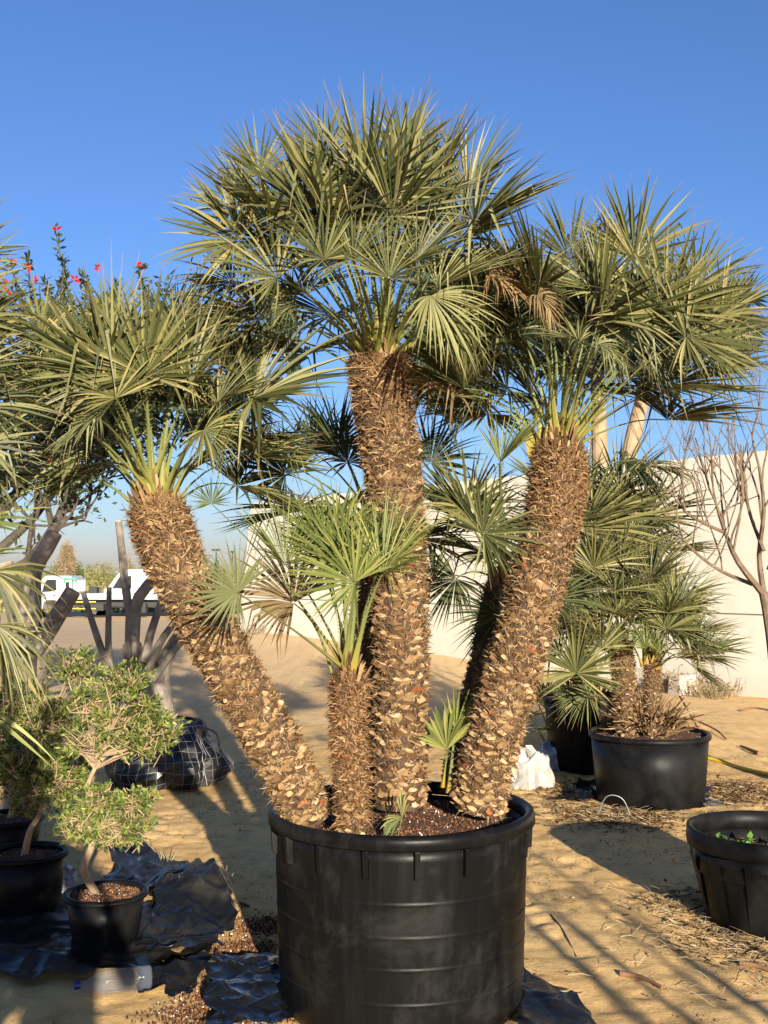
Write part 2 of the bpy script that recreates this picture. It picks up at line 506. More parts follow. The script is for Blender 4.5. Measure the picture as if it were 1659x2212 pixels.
def build_wall():
    # masonry yard wall whose far end is cut on a slant; a thin construction joint runs along it
    org = V((WALL_A.x, WALL_A.y, 0))
    root = empty('boundary_wall', org, 'long pale beige rendered wall behind the palms', 'wall')
    nrm = V((-WD.y, WD.x))
    if nrm.y < 0: nrm = -nrm
    def pt(a, d, z): return (WALL_A.x + WD.x * a + nrm.x * d, WALL_A.y + WD.y * a + nrm.y * d, z)
    zj, L, top = 1.10, 34.0, 3.28
    def slab(mb, a0b, a0t, z0, z1, d0, d1, m=0):
        P = [pt(a0b, d0, z0), pt(L, d0, z0), pt(L, d0, z1), pt(a0t, d0, z1),
             pt(a0b, d1, z0), pt(L, d1, z0), pt(L, d1, z1), pt(a0t, d1, z1)]
        i = [mb.vert(p) for p in P]
        for f in ((0, 1, 2, 3), (7, 6, 5, 4), (4, 5, 1, 0), (3, 2, 6, 7), (0, 3, 7, 4), (1, 5, 6, 2)):
            mb.face(tuple(i[k] for k in f), m)
    lo = MB(org); slab(lo, -.22, -.06, -.8, zj, 0, .3)
    lo.build('lower_wall', M['wall'], root)
    up = MB(org); slab(up, -.05, .34, zj + .022, top, .008, .3)
    up.build('upper_wall', M['wall'], root)
    jt = MB(org); slab(jt, -.02, -.02, zj, zj + .022, .03, .28)
    jt.build('joint', M['joint'], root)
build_wall()

# ---------------------------------------------------------------- fan palms
def ortho(ax, n):
    n = n - ax * n.dot(ax)
    if n.length < 1e-4:
        n = V((0, 0, 1)) - ax * ax.z
        if n.length < 1e-4: n = V((0, -1, 0))
    return n.normalized()

def fan(mb, H, ax, nrm, R, rng, nseg=42, phimax=2.0, fold=.4, cup=.06, droop=.13, bent=.11, split=.37, dry=0.0, width=1.0, m=0, limp=0.0):
    "a pleated palmate blade: every segment is its own folded strip"
    ax = ax.normalized(); nrm = ortho(ax, nrm); side = nrm.cross(ax)
    G = V((0, 0, -1))
    dphi = 2 * phimax / nseg
    st = (.02, .14, .27, .42, .58, .74, .88, 1.0)
    for i in range(nseg):
        phi = -phimax + dphi * (i + .5) + rng.uniform(-.3, .3) * dphi
        q = abs(phi) / phimax
        L = R * 1.1 * (1 - .24 * q ** 2.2) * rng.uniform(.84, 1.08)
        d0 = ax * math.cos(phi) + side * math.sin(phi)
        tn = side * math.cos(phi) - ax * math.sin(phi)
        dr = droop * rng.uniform(-.2, 1.9)
        kink = rng.random() < bent
        ks = rng.uniform(.45, .8)
        tw = rng.uniform(-.5, .5)
        yaw = rng.uniform(-.05, .05)
        sp_ = split * rng.uniform(.85, 1.2)
        prev = None
        p = None; lastr = 0
        dirv = (d0 + nrm * (fold * abs(math.sin(phi)) + .11 * rng.uniform(-1, 1)) + tn * yaw).normalized()
        p = H.copy()
        for s in st:
            r = L * s
            step = r - lastr; lastr = r
            dv = dirv + nrm * (cup * s) + G * (dr * s * s * 2.2 + limp * s * 1.6)
            if kink and s > ks: dv = dv * .35 + G * 1.0 + tn * tw * .5
            dv.normalize()
            p = p + dv * step
            if s <= sp_: hw = r * dphi * .54
            else:
                hw = sp_ * L * dphi * .54 * max(0.03, 1 - ((s - sp_) / (1 - sp_)) ** 1.25)
            hw = min(hw, .0096 * width * (R / .42) ** .5) if s > sp_ else min(hw, .014 * width)
            wdir = (tn + nrm * tw * max(0, s - .4)).normalized()
            e = nrm * (hw * 1.05)
            at = min(1, s + dry)
            row = (mb.vert(p - wdir * hw + e, at), mb.vert(p, at), mb.vert(p + wdir * hw + e, at))
            if prev:
                mb.face((prev[0], prev[1], row[1], row[0]), m)
                mb.face((prev[1], prev[2], row[2], row[1]), m)
            prev = row

def petiole(mb, pts, r0, r1, rng, thorns=True, m=0):
    n = len(pts) - 1
    rad = [r0 * 1.7 * (1 - i / n) ** 6 + r0 + (r1 - r0) * (i / n) for i in range(n + 1)]
    mb.tube(pts, rad, 6, m, flat=.55)
    if thorns:
        total = sum((pts[i + 1] - pts[i]).length for i in range(n))
        k = int(total / .022)
        for j in range(k):
            t = (j + .5) / k
            if t < .12: continue
            i = min(int(t * n), n - 1)
            p = pts[i].lerp(pts[i + 1], t * n - i)
            d = (pts[i + 1] - pts[i]).normalized()
            s = d.cross(V((0, 0, 1)))
            if s.length < .1: s = d.cross(V((0, 1, 0)))
            s.normalize()
            for sg in (-1, 1):
                b = p + s * (sg * r1 * .8)
                mb.tri(b - d * .003, b + d * .003, b + s * (sg * rng.uniform(.008, .016)) + d * .008, m, (t, t, t))

BULK = ['leaf', 'leaf_dull', 'leaf_dry', 'petiole', 'leaf_fresh']
def frond(root, B, H, ax, nrm, R, rng, mat='leaf', out=None, r0=.0085, into=None, **kw):
    "one leaf of a palm: blade (the part) with its stalk as a sub-part"
    if into is not None:
        fan(into, H, ax, nrm, R, rng, m=BULK.index(mat), **kw)
        petiole(into, bez(B, out or B.lerp(H, .5), H, 6), r0, r0 * .5, rng, False, 3)
        return
    org = V(root.location)
    bl = MB(org)
    fan(bl, H, ax, nrm, R, rng, **kw)
    fo = bl.build('frond', M[mat], root)
    st = MB(org)
    if out is None: out = B.lerp(H, .5) + V((0, 0, .06))
    pts = bez(B, out, H, 8)
    petiole(st, pts, r0, r0 * .5, rng)
    fo2 = st.build('petiole', M['petiole'], fo)
    return fo

def trunk(root, pts, r0, r1, rng, seed, stubs=420, fibres=4200, red=.03, shag=.35, redness=False, nside=22):
    "a fibrous stem set with cut leaf bases"
    org = V(root.location)
    mb = MB(org)
    n = 46
    P = curve(pts, n)
    L = sum((P[i + 1] - P[i]).length for i in range(n))
    fr = []
    sref = V((1, 0, 0))
    for i in range(n + 1):
        d = (P[min(i + 1, n)] - P[max(i - 1, 0)]).normalized()
        s = (sref - d * sref.dot(d)).normalized(); sref = s
        fr.append((P[i], d, s, s.cross(d)))
    def rad(t):
        r = r0 + (r1 - r0) * t
        r *= 1 + .06 * noise.noise(V((t * 6, seed, 0)))
        if t > .9: r *= 1 - .5 * ((t - .9) / .1) ** 2
        return r
    def at(t, a, extra=0.0):
        x = t * n; i = min(int(x), n - 1); f = x - i
        c = fr[i][0].lerp(fr[i + 1][0], f); d = fr[i][1].lerp(fr[i + 1][1], f).normalized()
        s = fr[i][2].lerp(fr[i + 1][2], f); t_ = fr[i][3].lerp(fr[i + 1][3], f)
        o = (s * math.cos(a) + t_ * math.sin(a)).normalized()
        return c + o * (rad(t) * (1 + extra)), o, d
    rings = []
    for i in range(n + 1):
        ring = []
        for k in range(nside):
            a = 2 * PI * k / nside
            p, o, d = at(i / n, a)
            ring.append(mb.vert(p + o * (.012 * noise.noise(p * 22)), i / n))
        rings.append(ring)
    for a, b in zip(rings, rings[1:]):
        for k in range(nside):
            mb.face((a[k], a[(k + 1) % nside], b[(k + 1) % nside], b[k]), 0)
    mb.face(tuple(rings[-1]), 0)
    # cut leaf bases in spiral rows: brown sides, pale cut ends; thin and shaggy higher up
    for k in range(stubs):
        t = (k + .5) / stubs
        a = k * 2.399963 + rng.uniform(-.09, .09)
        t2 = min(.995, max(.01, t + rng.uniform(-.005, .005)))
        p, o, d = at(t2, a)
        top = smooth(1 - shag, 1 - shag * .5, t2)
        tang = d.cross(o).normalized()
        sc = (r0 / .095) ** .5
        loose = rng.random() < .13
        if rng.random() < .45 * top: continue
        big = 1 + .5 * (1 - smooth(.25, .7, t2))
        w = rng.uniform(.013, .022) * sc * (1 - .6 * top) * (.7 if loose else 1) * big
        l = rng.uniform(.022, .04) * sc * (1 + .15 * top)
        th = rng.uniform(.005, .0105) * sc * (1 - .5 * top) * (1.15 * big)
        e = (o * rng.uniform(.45, .95) + d * rng.uniform(.45, 1.0) + tang * rng.uniform(-.18, .18)).normalized()
        if loose: e = (e + tang * rng.uniform(-.9, .9) + o * .3).normalized()
        n_ = tang.cross(e).normalized()
        if n_.dot(d) < 0: n_ = -n_
        b0 = p - o * .012 - d * .008
        kk = rng.uniform(.6, .95)
        tip = b0 + e * l
        sk = rng.uniform(-.35, .35) * th
        # lens-shaped section
        def ring(c, w_, t_): return [c - tang * w_, c - n_ * t_ * .55 - tang * w_ * .45, c - n_ * t_ * .55 + tang * w_ * .45, c + tang * w_, c + n_ * t_ + tang * w_ * .4, c + n_ * t_ - tang * w_ * .4]
        A_ = [mb.vert(x, t2) for x in ring(b0, w * 1.1, th * .8)]
        tilt = e * rng.uniform(-.006, .006)
        B_ = [mb.vert(x + (tilt if j in (0, 1, 5) else -tilt) + e * rng.uniform(-.002, .002), t2) for j, x in enumerate(ring(tip, w * kk, th))]
        for j in range(6):
            mb.face((A_[j], A_[(j + 1) % 6], B_[(j + 1) % 6], B_[j]), 2)
        red_ = rng.random() < red * .6 * (1 - top) or (redness and rng.random() < .05)
        end = 3 if red_ else (2 if top > .6 or rng.random() < .12 else 1)
        # separate verts so that the cut face is its own piece with its own tone
        C_ = [mb.vert(V(mb.v[i]) + mb.org + e * .0006, t2) for i in B_]
        mb.face(tuple(C_), end)
    # sheaths and stalk ends standing round the growing point
    for k in range(int(70 * shag / .3)):
        t = 1 - .14 * rng.random() ** 1.3
        p, o, d = at(min(t, .998), rng.random() * 2 * PI)
        tang = d.cross(o).normalized()
        e = (d * 1.0 + o * rng.uniform(.05, .55) + tang * rng.uniform(-.3, .3)).normalized()
        l = rng.uniform(.03, .11); w = rng.uniform(.004, .011)
        nn = tang.cross(e).normalized() * .003
        q = p - o * .01
        j = [mb.vert(x, t) for x in (q - tang * w + nn, q + tang * w + nn, q + e * l + tang * w * .5 + nn, q + e * (l * rng.uniform(.8, 1.1)) - tang * w * .6 + nn)]
        mb.face(tuple(j), 2 if rng.random() < .8 else 4)
    # loose fibres
    for k in range(fibres):
        t = rng.random() ** .8; a = rng.random() * 2 * PI
        p, o, d = at(t, a)
        tang = d.cross(o)
        top = smooth(1 - shag, 1 - shag * .55, t)
        dirn = (o * rng.uniform(.08, .55) + d * rng.uniform(-.35, 1.0) + tang * rng.uniform(-.8, .8)).normalized()
        l = rng.uniform(.016, .05) * (1 + .1 * top)
        s = dirn.cross(o)
        if s.length < .05: s = tang
        s.normalize(); w = rng.uniform(.0012, .0034)
        mid = p + dirn * l * .55
        e = p + dirn * l + d * rng.uniform(-.02, .01) + tang * rng.uniform(-.012, .012)
        j = [mb.vert(x, t) for x in (p - s * w, p + s * w, mid + s * w * .8, e, mid - s * w * .8)]
        fm = 5 if rng.random() < .25 + .6 * top else 4
        mb.face((j[0], j[1], j[2], j[4]), fm); mb.face((j[4], j[2], j[3]), fm)
    return mb.build('trunk', [M['core'], M['stub'], M['sliver'], M['stub_red'], M['fibre_red' if redness else 'fibre'], M['fibre_red']], root)

TOCAM = V((.1, -1, .35))

def key(root, B, hub, tip, Yh, rng, dY=0.0, n=TOCAM, mat='leaf', rise=.08, Rk=1.0, **kw):
    "a leaf seen in the photo: hub and middle tip measured there, at its own distance"
    H = PT(hub[0], hub[1], Yh)
    T = PT(tip[0], tip[1], Yh + dY)
    ax = T - H
    out = B.lerp(H, .5) + V((0, 0, rise))
    Bj = B + V((rng.uniform(-.03, .03), rng.uniform(-.03, .03), rng.uniform(-.09, .01)))
    return frond(root, Bj, H, ax, V(n), ax.length * Rk, rng, mat, out, **kw)

def crown(root, B, up, n, rng, L=(.42, .62), R=(.34, .44), lo=12, hi=118, a0=0.0, mat='leaf', keepout=None, bulk=None, quota=999, **kw):
    "leaves radiating from a growing point: upright young ones inside, hanging old ones outside"
    up = up.normalized()
    sx = up.cross(V((0, 1, 0))).normalized(); sy = sx.cross(up)
    made = 0
    for k in range(n):
        f = (k + .5) / n
        th = math.radians(lo + (hi - lo) * f ** .85 + rng.uniform(-7, 7))
        a = a0 + k * 2.399963 + rng.uniform(-.25, .25)
        hor = sx * math.cos(a) + sy * math.sin(a)
        d = up * math.cos(th) + hor * math.sin(th)
        l = rng.uniform(*L) * (1 - .12 * f)
        H = B + d * l - V((0, 0, 1)) * (.16 * f * f * l)
        th2 = th + math.radians(rng.uniform(8, 34))
        ax = up * math.cos(th2) + hor * math.sin(th2)
        nn = up * math.sin(th2) - hor * math.cos(th2)
        nn = nn + V((rng.uniform(-.5, .5), rng.uniform(-1.1, .0), rng.uniform(-.2, .4)))
        if keepout and keepout(H, ax): continue
        out = B + (up * math.cos(th * .75) + hor * math.sin(th * .75)) * (l * .55)
        mm = mat
        k2 = dict(kw); k2.setdefault('fold', rng.uniform(.12, .5)); k2.setdefault('nseg', rng.randint(36, 46)); k2.setdefault('phimax', rng.uniform(1.7, 2.25))
        if f > .86 and rng.random() < .5:
            mm = 'leaf_dry' if rng.random() < .35 else mat
            k2.update(limp=.25, bent=.3)
        into = bulk if bulk is not None and (made >= quota or H.y > B.y + .12) else None
        if into is None: made += 1
        frond(root, B + hor * (.03 + .03 * f) - up * (.015 + .1 * f), H, ax, nn, rng.uniform(*R), rng, mm, out, into=into, **k2)

# ---- the great pot
PC = V((.066, 4.29, 0)); PR = .535; PZ = .745
def big_pot():
    root = empty('plant_pot', (PC.x, PC.y, 0), 'huge round black plastic pot with lugged rim holding the tall palm clump', 'pot')
    mb = MB(PC)
    pr = [(.455, .004), (.47, .02), (.482, .05)]
    zs = [.16, .28, .39, .505]
    z = .05
    for zz in zs:
        q0 = .484 + .036 * zz
        pr += [(q0 - .0012, zz - .035), (q0 - .0004, zz - .012), (q0, zz - .0065), (q0 + .0019, zz - .0028), (q0 + .0019, zz + .0028), (q0, zz + .0065), (q0 + .0004, zz + .012), (q0 + .0012, zz + .035)]
    pr += [(.5055, .60), (.507, .65), (.508, PZ - .055), (.492, PZ - .05), (.488, PZ - .1), (.484, .55)]
    pr = [(r * .967, z) for r, z in pr]
    mb.lathe(pr, PC, 96, 0, .004, 3)
    mb.build('pot_wall', M['pot'], root, True)
    rim = MB(PC)
    rim.lathe([(r * .967, z) for r, z in [(.505, PZ - .05), (.531, PZ - .052), (.538, PZ - .045), (.538, PZ - .018), (.533, PZ - .004), (.52, PZ + .003), (.507, PZ - .002), (.498, PZ - .016), (.492, PZ - .048), (.505, PZ - .05)]],
              PC, 96, 0, .006, 8)
    rim.build('rim', M['pot'], root, True)
    for k in range(18):
        a = -PI / 2 + (k + .28) * 2 * PI / 18 + .03 * math.sin(k * 7)
        ml = MB(PC)
        o = V((math.cos(a), math.sin(a), 0)); t = V((-math.sin(a), math.cos(a), 0))
        z0, z1 = PZ - .155, PZ - .053
        P = [PC + o * .4835 - t * .011 + V((0, 0, z0)), PC + o * .4835 + t * .011 + V((0, 0, z0)), PC + o * .507 + t * .009 + V((0, 0, z0 + .006)), PC + o * .507 - t * .009 + V((0, 0, z0 + .006)),
             PC + o * .4835 - t * .011 + V((0, 0, z1)), PC + o * .4835 + t * .011 + V((0, 0, z1)), PC + o * .513 + t * .01 + V((0, 0, z1)), PC + o * .513 - t * .01 + V((0, 0, z1))]
        i = [ml.vert(p) for p in P]
        for f in ((3, 2, 1, 0), (4, 5, 6, 7), (0, 1, 5, 4), (1, 2, 6, 5), (2, 3, 7, 6), (3, 0, 4, 7)):
            ml.face(tuple(i[j] for j in f))
        ml.build('lug', M['pot'], root, bevel=.002)
    rng = random.Random(5)
    so = MB(PC)
    rings = []
    for j in range(15):
        r = .471 * j / 14
        ring = []
        for k in range(64):
            a = 2 * PI * k / 64
            x, y = PC.x + r * math.cos(a), PC.y + r * math.sin(a)
            ring.append(so.vert((x, y, soilz(x, y))))
        rings.append(ring)
    for a, b in zip(rings, rings[1:]):
        for k in range(64): so.face((a[k], a[(k + 1) % 64], b[(k + 1) % 64], b[k]), 0)
    for k in range(5200):
        r = .464 * math.sqrt(rng.random()); a = rng.random() * 2 * PI
        x, y = PC.x + r * math.cos(a), PC.y + r * math.sin(a)
        grain(so, (x, y, soilz(x, y)), rng.uniform(.002, .006), rng, 1)
    so.build('soil', [M['soil'], M['grain']], root)

def soilz(x, y):
    r = math.hypot(x - PC.x, y - PC.y)
    return PZ - .075 + .05 * (1 - (r / .48) ** 2) + .016 * noise.noise(V((x * 9, y * 9, 2)))

def grain(mb, p, s, rng, m=0):
    "an irregular crumb"
    p = V(p)
    d = [V((rng.uniform(-1, 1), rng.uniform(-1, 1), rng.uniform(-.3, 1))).normalized() * s * rng.uniform(.6, 1.2) for _ in range(4)]
    base = [V((1, 0, -.4)), V((-.5, .87, -.4)), V((-.5, -.87, -.4)), V((0, 0, 1))]
    i = [mb.vert(p + base[k] * s + d[k] * .5) for k in range(4)]
    for f in ((0, 1, 3), (1, 2, 3), (2, 0, 3), (0, 2, 1)): mb.face(tuple(i[j] for j in f), m)
big_pot()

# ---- the palm clump in it
def main_palm():
    rng = random.Random(11)
    root = empty('fan_palm', (PC.x, PC.y, soilz(PC.x, PC.y)), 'multi-stemmed fan palm with four shaggy trunks in the huge black pot', 'palm')
    bulk = MB(root.location)      # the hidden and far-side leaves
    # stems: measured paths
    cB = PT(820, 772, 4.34)
    trunk(root, [PT(862, 1745, 4.22), PT(868, 1500, 4.24), PT(862, 1250, 4.28), PT(848, 1020, 4.32), PT(822, 830, 4.34), cB], .093, .116, rng, 1, 820, 12000, .015, .42)
    lB = PT(332, 1080, 4.16)
    trunk(root, [PT(672, 1775, 4.12), PT(610, 1640, 4.1), PT(520, 1480, 4.08), PT(425, 1310, 4.1), PT(360, 1170, 4.14), lB], .086, .106, rng, 2, 700, 10000, .035, .33)
    rB = PT(1208, 955, 4.3)
    trunk(root, [PT(1030, 1750, 4.2), PT(1070, 1580, 4.18), PT(1130, 1380, 4.2), PT(1180, 1180, 4.26), PT(1205, 1050, 4.29), rB], .092, .1, rng, 3, 720, 13000, .06, .5)
    sB = PT(757, 1452, 4.03)
    trunk(root, [PT(762, 1800, 4.0), PT(758, 1680, 4.0), PT(753, 1560, 4.02), sB], .05, .057, rng, 4, 240, 6000, .06, .2, redness=True)
    fB = PT(1085, 1250, 4.75)
    trunk(root, [PT(985, 1720, 4.5), PT(1020, 1560, 4.58), PT(1055, 1400, 4.68), fB], .065, .065, rng, 5, 220, 2600, .02, .3)
    bB = PT(800, 1130, 4.85)
    trunk(root, [PT(805, 1720, 4.58), PT(798, 1500, 4.68), PT(797, 1300, 4.78), bB], .07, .075, rng, 6, 160, 2000, .02, .3)

    # middle crown ------------------------------------------------
    K = lambda hub, tip, Y, **kw: key(root, cB, hub, tip, Y, rng, **kw)
    K((662, 452), (560, 285), 4.05, n=(.35, -1, .25))
    K((790, 440), (775, 200), 4.3, n=(.1, -1, .1))
    K((838, 455), (880, 238), 4.2, n=(-.2, -1, .15))
    K((935, 425), (1030, 240), 4.35, n=(-.9, -.45, .2))
    K((920, 520), (1020, 360), 4.15, n=(-.8, -.3, .4), fold=.4)
    K((998, 518), (1145, 360), 4.25, n=(-.5, -.8, .6))
    K((600, 600), (455, 520), 3.9, n=(.35, -.9, .45))
    K((762, 560), (790, 400), 3.78, n=(.3, .5, .9), fold=.35)
    K((517, 521), (350, 500), 4.15, n=(.2, -1, .3), phimax=2.2)
    K((620, 530), (430, 400), 4.45, n=(.3, -.8, .5))
    K((945, 622), (1130, 545), 4.0, n=(-.3, -.5, 1), mat='leaf_pale', fold=.5, phimax=1.5)
    K((930, 640), (1020, 790), 3.85, n=(.3, -.8, .6), mat='leaf_pale', phimax=1.7, limp=.35, bent=.25)
    K((700, 350), (640, 240), 4.6, n=(.2, -1, .2))
    K((870, 330), (930, 225), 4.65, n=(-.1, -1, .1))
    K((1060, 600), (1190, 640), 4.1, n=(-.3, -.5, 1), mat='leaf_dry', limp=.5, bent=.5, dry=.05)
    K((1000, 640), (1130, 700), 4.35, n=(-.3, -.4, 1), limp=.45, bent=.3)
    K((560, 690), (420, 640), 4.25, n=(.35, -.8, .6), limp=.12)
    K((500, 450), (410, 390), 4.55, n=(.3, -.9, .4))
    K((560, 380), (545, 260), 4.7, n=(.2, -1, .2))
    K((1010, 420), (1060, 260), 4.55, n=(-.5, -.8, .3))
    K((630, 660), (520, 660), 4.05, n=(.3, -.8, .5), limp=.15)
    K((840, 600), (880, 480), 3.75, n=(-.2, -.8, .6), phimax=1.8)
    K((700, 560), (640, 430), 3.8, n=(.3, -.8, .5))
    K((900, 560), (1000, 470), 3.85, n=(-.4, -.8, .5))
    K((500, 610), (365, 600), 4.4, n=(.25, -.8, .6), limp=.1)
    crown(root, cB, V((-.08, .1, 1)), 35, rng, (.52, .74), (.34, .46), 10, 98, .6,
          keepout=lambda H, ax: (H.y < 4.3 and H.z < 2.9) or H.z < 2.5, bulk=bulk, quota=3)
    K((1050, 570), (1160, 560), 4.2, n=(-.3, -.6, .9), mat='leaf_dry', limp=.45, bent=.6, phimax=1.6)
    K((980, 690), (1060, 780), 4.0, n=(-.1, -.8, .5), limp=.5, bent=.4)
    K((1010, 720), (1080, 800), 4.5, n=(-.1, -.8, .5), limp=.8, bent=.5, mat='leaf_dull')
    K((1070, 670), (1160, 720), 4.5, n=(-.1, -.6, .8), limp=.9, bent=.5, mat='leaf_dull')
    K((1120, 600), (1220, 590), 4.45, n=(-.3, -.5, 1), limp=.5, bent=.5, mat='leaf_dry')
    K((940, 740), (1000, 840), 4.6, n=(-.1, -.8, .5), limp=.8, bent=.5, mat='leaf_dull')
    # left crown --------------------------------------------------
    K = lambda hub, tip, Y, **kw: key(root, lB, hub, tip, Y, rng, **kw)
    K((178, 790), (95, 615), 3.95, n=(.25, -1, .25))
    K((312, 812), (300, 600), 3.85, n=(.1, -1, .1))
    K((415, 826), (505, 660), 3.95, n=(-.5, -.7, .45))
    K((120, 885), (-40, 830), 3.8, n=(.3, -.5, 1))
    K((215, 905), (80, 960), 3.75, n=(.2, -.4, 1), mat='leaf_pale', limp=.45, bent=.4)
    K((470, 870), (590, 800), 4.1, n=(-.3, -.6, .8))
    K((500, 800), (610, 700), 4.35, n=(-.4, -.8, .5))
    K((390, 720), (440, 600), 4.4, n=(-.1, -1, .2))
    K((90, 720), (-20, 640), 4.2, n=(.3, -.9, .4))
    K((60, 820), (-70, 790), 4.1, n=(.3, -.8, .5))
    K((540, 880), (640, 900), 4.3, n=(-.3, -.8, .5), limp=.2)
    K((250, 860), (170, 760), 3.8, n=(.2, -.8, .5))
    K((250, 690), (220, 600), 4.5, n=(.1, -1, .2))
    K((440, 930), (520, 1010), 3.9, n=(-.2, -.6, .8), limp=.3)
    crown(root, lB, V((-.16, .05, 1)), 44, rng, (.38, .6), (.33, .45), 12, 104, 1.9,
          keepout=lambda H, ax: (H.y < 4.1 and H.z < 2.35) or H.z < 2.0, bulk=bulk, quota=3)
    # right crown -------------------------------------------------
    K = lambda hub, tip, Y, **kw: key(root, rB, hub, tip, Y, rng, **kw)
    K((1440, 675), (1440, 480), 4.1, n=(-.15, -1, .2))
    K((1482, 728), (1650, 705), 4.05, n=(-.2, -1, .35), phimax=2.3)
    K((1295, 632), (1170, 560), 4.2, n=(.3, -.8, .5))
    K((1370, 560), (1470, 420), 4.55, n=(-.2, -1, .3))
    K((1230, 560), (1200, 430), 4.6, n=(.1, -1, .2))
    K((1330, 550), (1330, 430), 4.7, n=(0, -1, .2))
    K((1500, 620), (1620, 540), 4.5, n=(-.3, -.9, .4))
    K((1540, 760), (1650, 830), 4.2, n=(-.2, -.9, .5), limp=.15)
    K((1560, 680), (1690, 640), 4.3, n=(-.25, -.9, .4))
    K((1090, 625), (1010, 560), 4.5, n=(.2, -.6, .8))
    K((1290, 745), (1400, 800), 3.95, n=(-.2, -.4, 1), mat='leaf_pale', limp=.5, bent=.5)
    K((1250, 740), (1140, 700), 3.9, n=(.1, -.5, .9), limp=.15)
    K((1160, 640), (1240, 720), 3.95, n=(0, -.5, 1), mat='leaf_dry', limp=.6, bent=.6)
    K((1400, 780), (1480, 860), 4.2, n=(-.2, -.5, .9), limp=.35)
    K((1070, 745), (960, 760), 4.5, n=(.2, -.5, .9), limp=.2)
    K((1060, 820), (960, 880), 4.6, n=(.2, -.6, .7), limp=.3)
    crown(root, rB, V((.66, .12, 1)), 45, rng, (.44, .7), (.34, .46), 10, 98, .2,
          keepout=lambda H, ax: (H.y < 4.3 and H.z < 2.6) or H.z < 2.3, bulk=bulk, quota=3)
    # small stem's crown ------------------------------------------
    K = lambda hub, tip, Y, **kw: key(root, sB, hub, tip, Y, rng, r0=.008, **kw)
    F = dict(mat='leaf_fresh')
    K((766, 1258), (645, 1190), 3.75, n=(.1, -1, .3), phimax=2.2, Rk=1.05, **F)
    K((615, 1218), (525, 1085), 3.9, n=(.8, -.5, .35), fold=.5, phimax=1.4, **F)
    K((700, 1200), (640, 1065), 4.1, n=(.3, -1, .2), **F)
    K((778, 1235), (775, 1080), 3.95, n=(.1, -1, .1), phimax=1.5, **F)
    K((826, 1242), (935, 1075), 3.8, n=(-.75, -.6, .25), fold=.45, phimax=1.4, **F)
    K((840, 1170), (880, 1075), 4.0, n=(-.4, -.9, .2), phimax=1.3, **F)
    K((512, 1280), (405, 1225), 3.7, n=(.15, -1, .25), mat='leaf_pale', phimax=2.35, rise=.02, width=.7)
    K((457, 1088), (448, 1030), 4.05, n=(0, -1, .4), mat='leaf_fresh', phimax=1.9)
    K((670, 1150), (610, 1090), 4.2, n=(.2, -1, .2), **F)
    K((730, 1160), (720, 1030), 4.15, n=(.1, -1, .1), **F)
    crown(root, sB, V((-.05, 0, 1)), 6, rng, (.36, .5), (.27, .33), 4, 34, .9, 'leaf_fresh', keepout=lambda H, ax: H.y < 4.02, bulk=bulk, quota=1)
    # shaded stems behind -----------------------------------------
    K = lambda hub, tip, Y, **kw: key(root, fB, hub, tip, Y, rng, r0=.009, **kw)
    K((1044, 1153), (1165, 1080), 3.95, n=(-.1, -1, .25), phimax=2.4)
    K((1010, 1100), (960, 960), 4.6, n=(.3, -.9, .3))
    K((1080, 1000), (1180, 900), 4.3, n=(-.7, -.4, .5), mat='leaf_fresh', fold=.6, phimax=1.2, Rk=1.15)
    K((985, 1250), (900, 1330), 4.7, n=(.1, -.8, .5), mat='leaf_dull')
    K((1080, 1330), (1010, 1430), 4.55, n=(0, -.7, .6), mat='leaf_dull', limp=.2)
    K((960, 900), (1000, 840), 4.8, n=(0, -1, .3), mat='leaf_pale')
    crown(root, fB, V((-.1, .3, 1)), 8, rng, (.3, .45), (.3, .38), 12, 100, .7, 'leaf_dull',
          keepout=lambda H, ax: H.y < 4.5, bulk=bulk, quota=0)
    K = lambda hub, tip, Y, **kw: key(root, bB, hub, tip, Y, rng, r0=.009, **kw)
    K((617, 1025), (560, 970), 4.9, n=(.2, -1, .3), mat='leaf_dull', phimax=2.3, Rk=1.7)
    K((680, 980), (640, 860), 5.0, n=(.2, -1, .3), mat='leaf_dull')
    K((549, 969), (490, 950), 5.0, n=(.2, -1, .3), mat='leaf_dull', Rk=1.6)
    K((730, 960), (720, 840), 5.1, n=(.1, -1, .3), mat='leaf_dull')
    K((930, 1000), (1000, 900), 5.0, n=(-.2, -1, .3), mat='leaf_dull')
    crown(root, bB, V((-.1, .3, 1)), 6, rng, (.3, .42), (.3, .38), 10, 95, 2.7, 'leaf_dull', keepout=lambda H, ax: H.y < 4.7, bulk=bulk, quota=0)
    # suckers at the foot
    b = PT(972, 1690, 4.25)
    key(root, b, (965, 1620), (952, 1535), 4.2, rng, n=(.1, -1, .2), mat='leaf_fresh', phimax=1.0, nseg=16, r0=.006, split=.75)
    key(root, b, (985, 1580), (1010, 1490), 4.3, rng, n=(-.3, -1, .1), mat='leaf_fresh', phimax=.7, nseg=9, r0=.006)
    o = bulk.build('fronds', [M[k] for k in BULK], root)
    o['kind'] = 'stuff'
    return root
main_palm()

def seedling():
    rng = random.Random(4)
    b = PT(856, 1812, 3.93)
    b.z = soilz(b.x, b.y)
    root = empty('palm_seedling', b, 'small bright green palm seedling at the front edge of the huge pot', 'seedling')
    key(root, b + V((0, 0, -.01)), (868, 1765), (822, 1792), 3.92, rng, n=(.1, -.7, .8), mat='leaf_fresh', phimax=.75, nseg=9, r0=.004, split=.7, rise=0, limp=.2)
    key(root, b + V((0, 0, -.01)), (868, 1768), (880, 1715), 3.95, rng, n=(-.6, -.6, .2), mat='leaf_fresh', phimax=.4, nseg=6, r0=.004, split=.8, rise=0)
seedling()

# ---------------------------------------------------------------- palms standing around the clump
def grounded(p, sink=0.0):
    p = V(p); p.z = gz(p.x, p.y) - sink
    return p

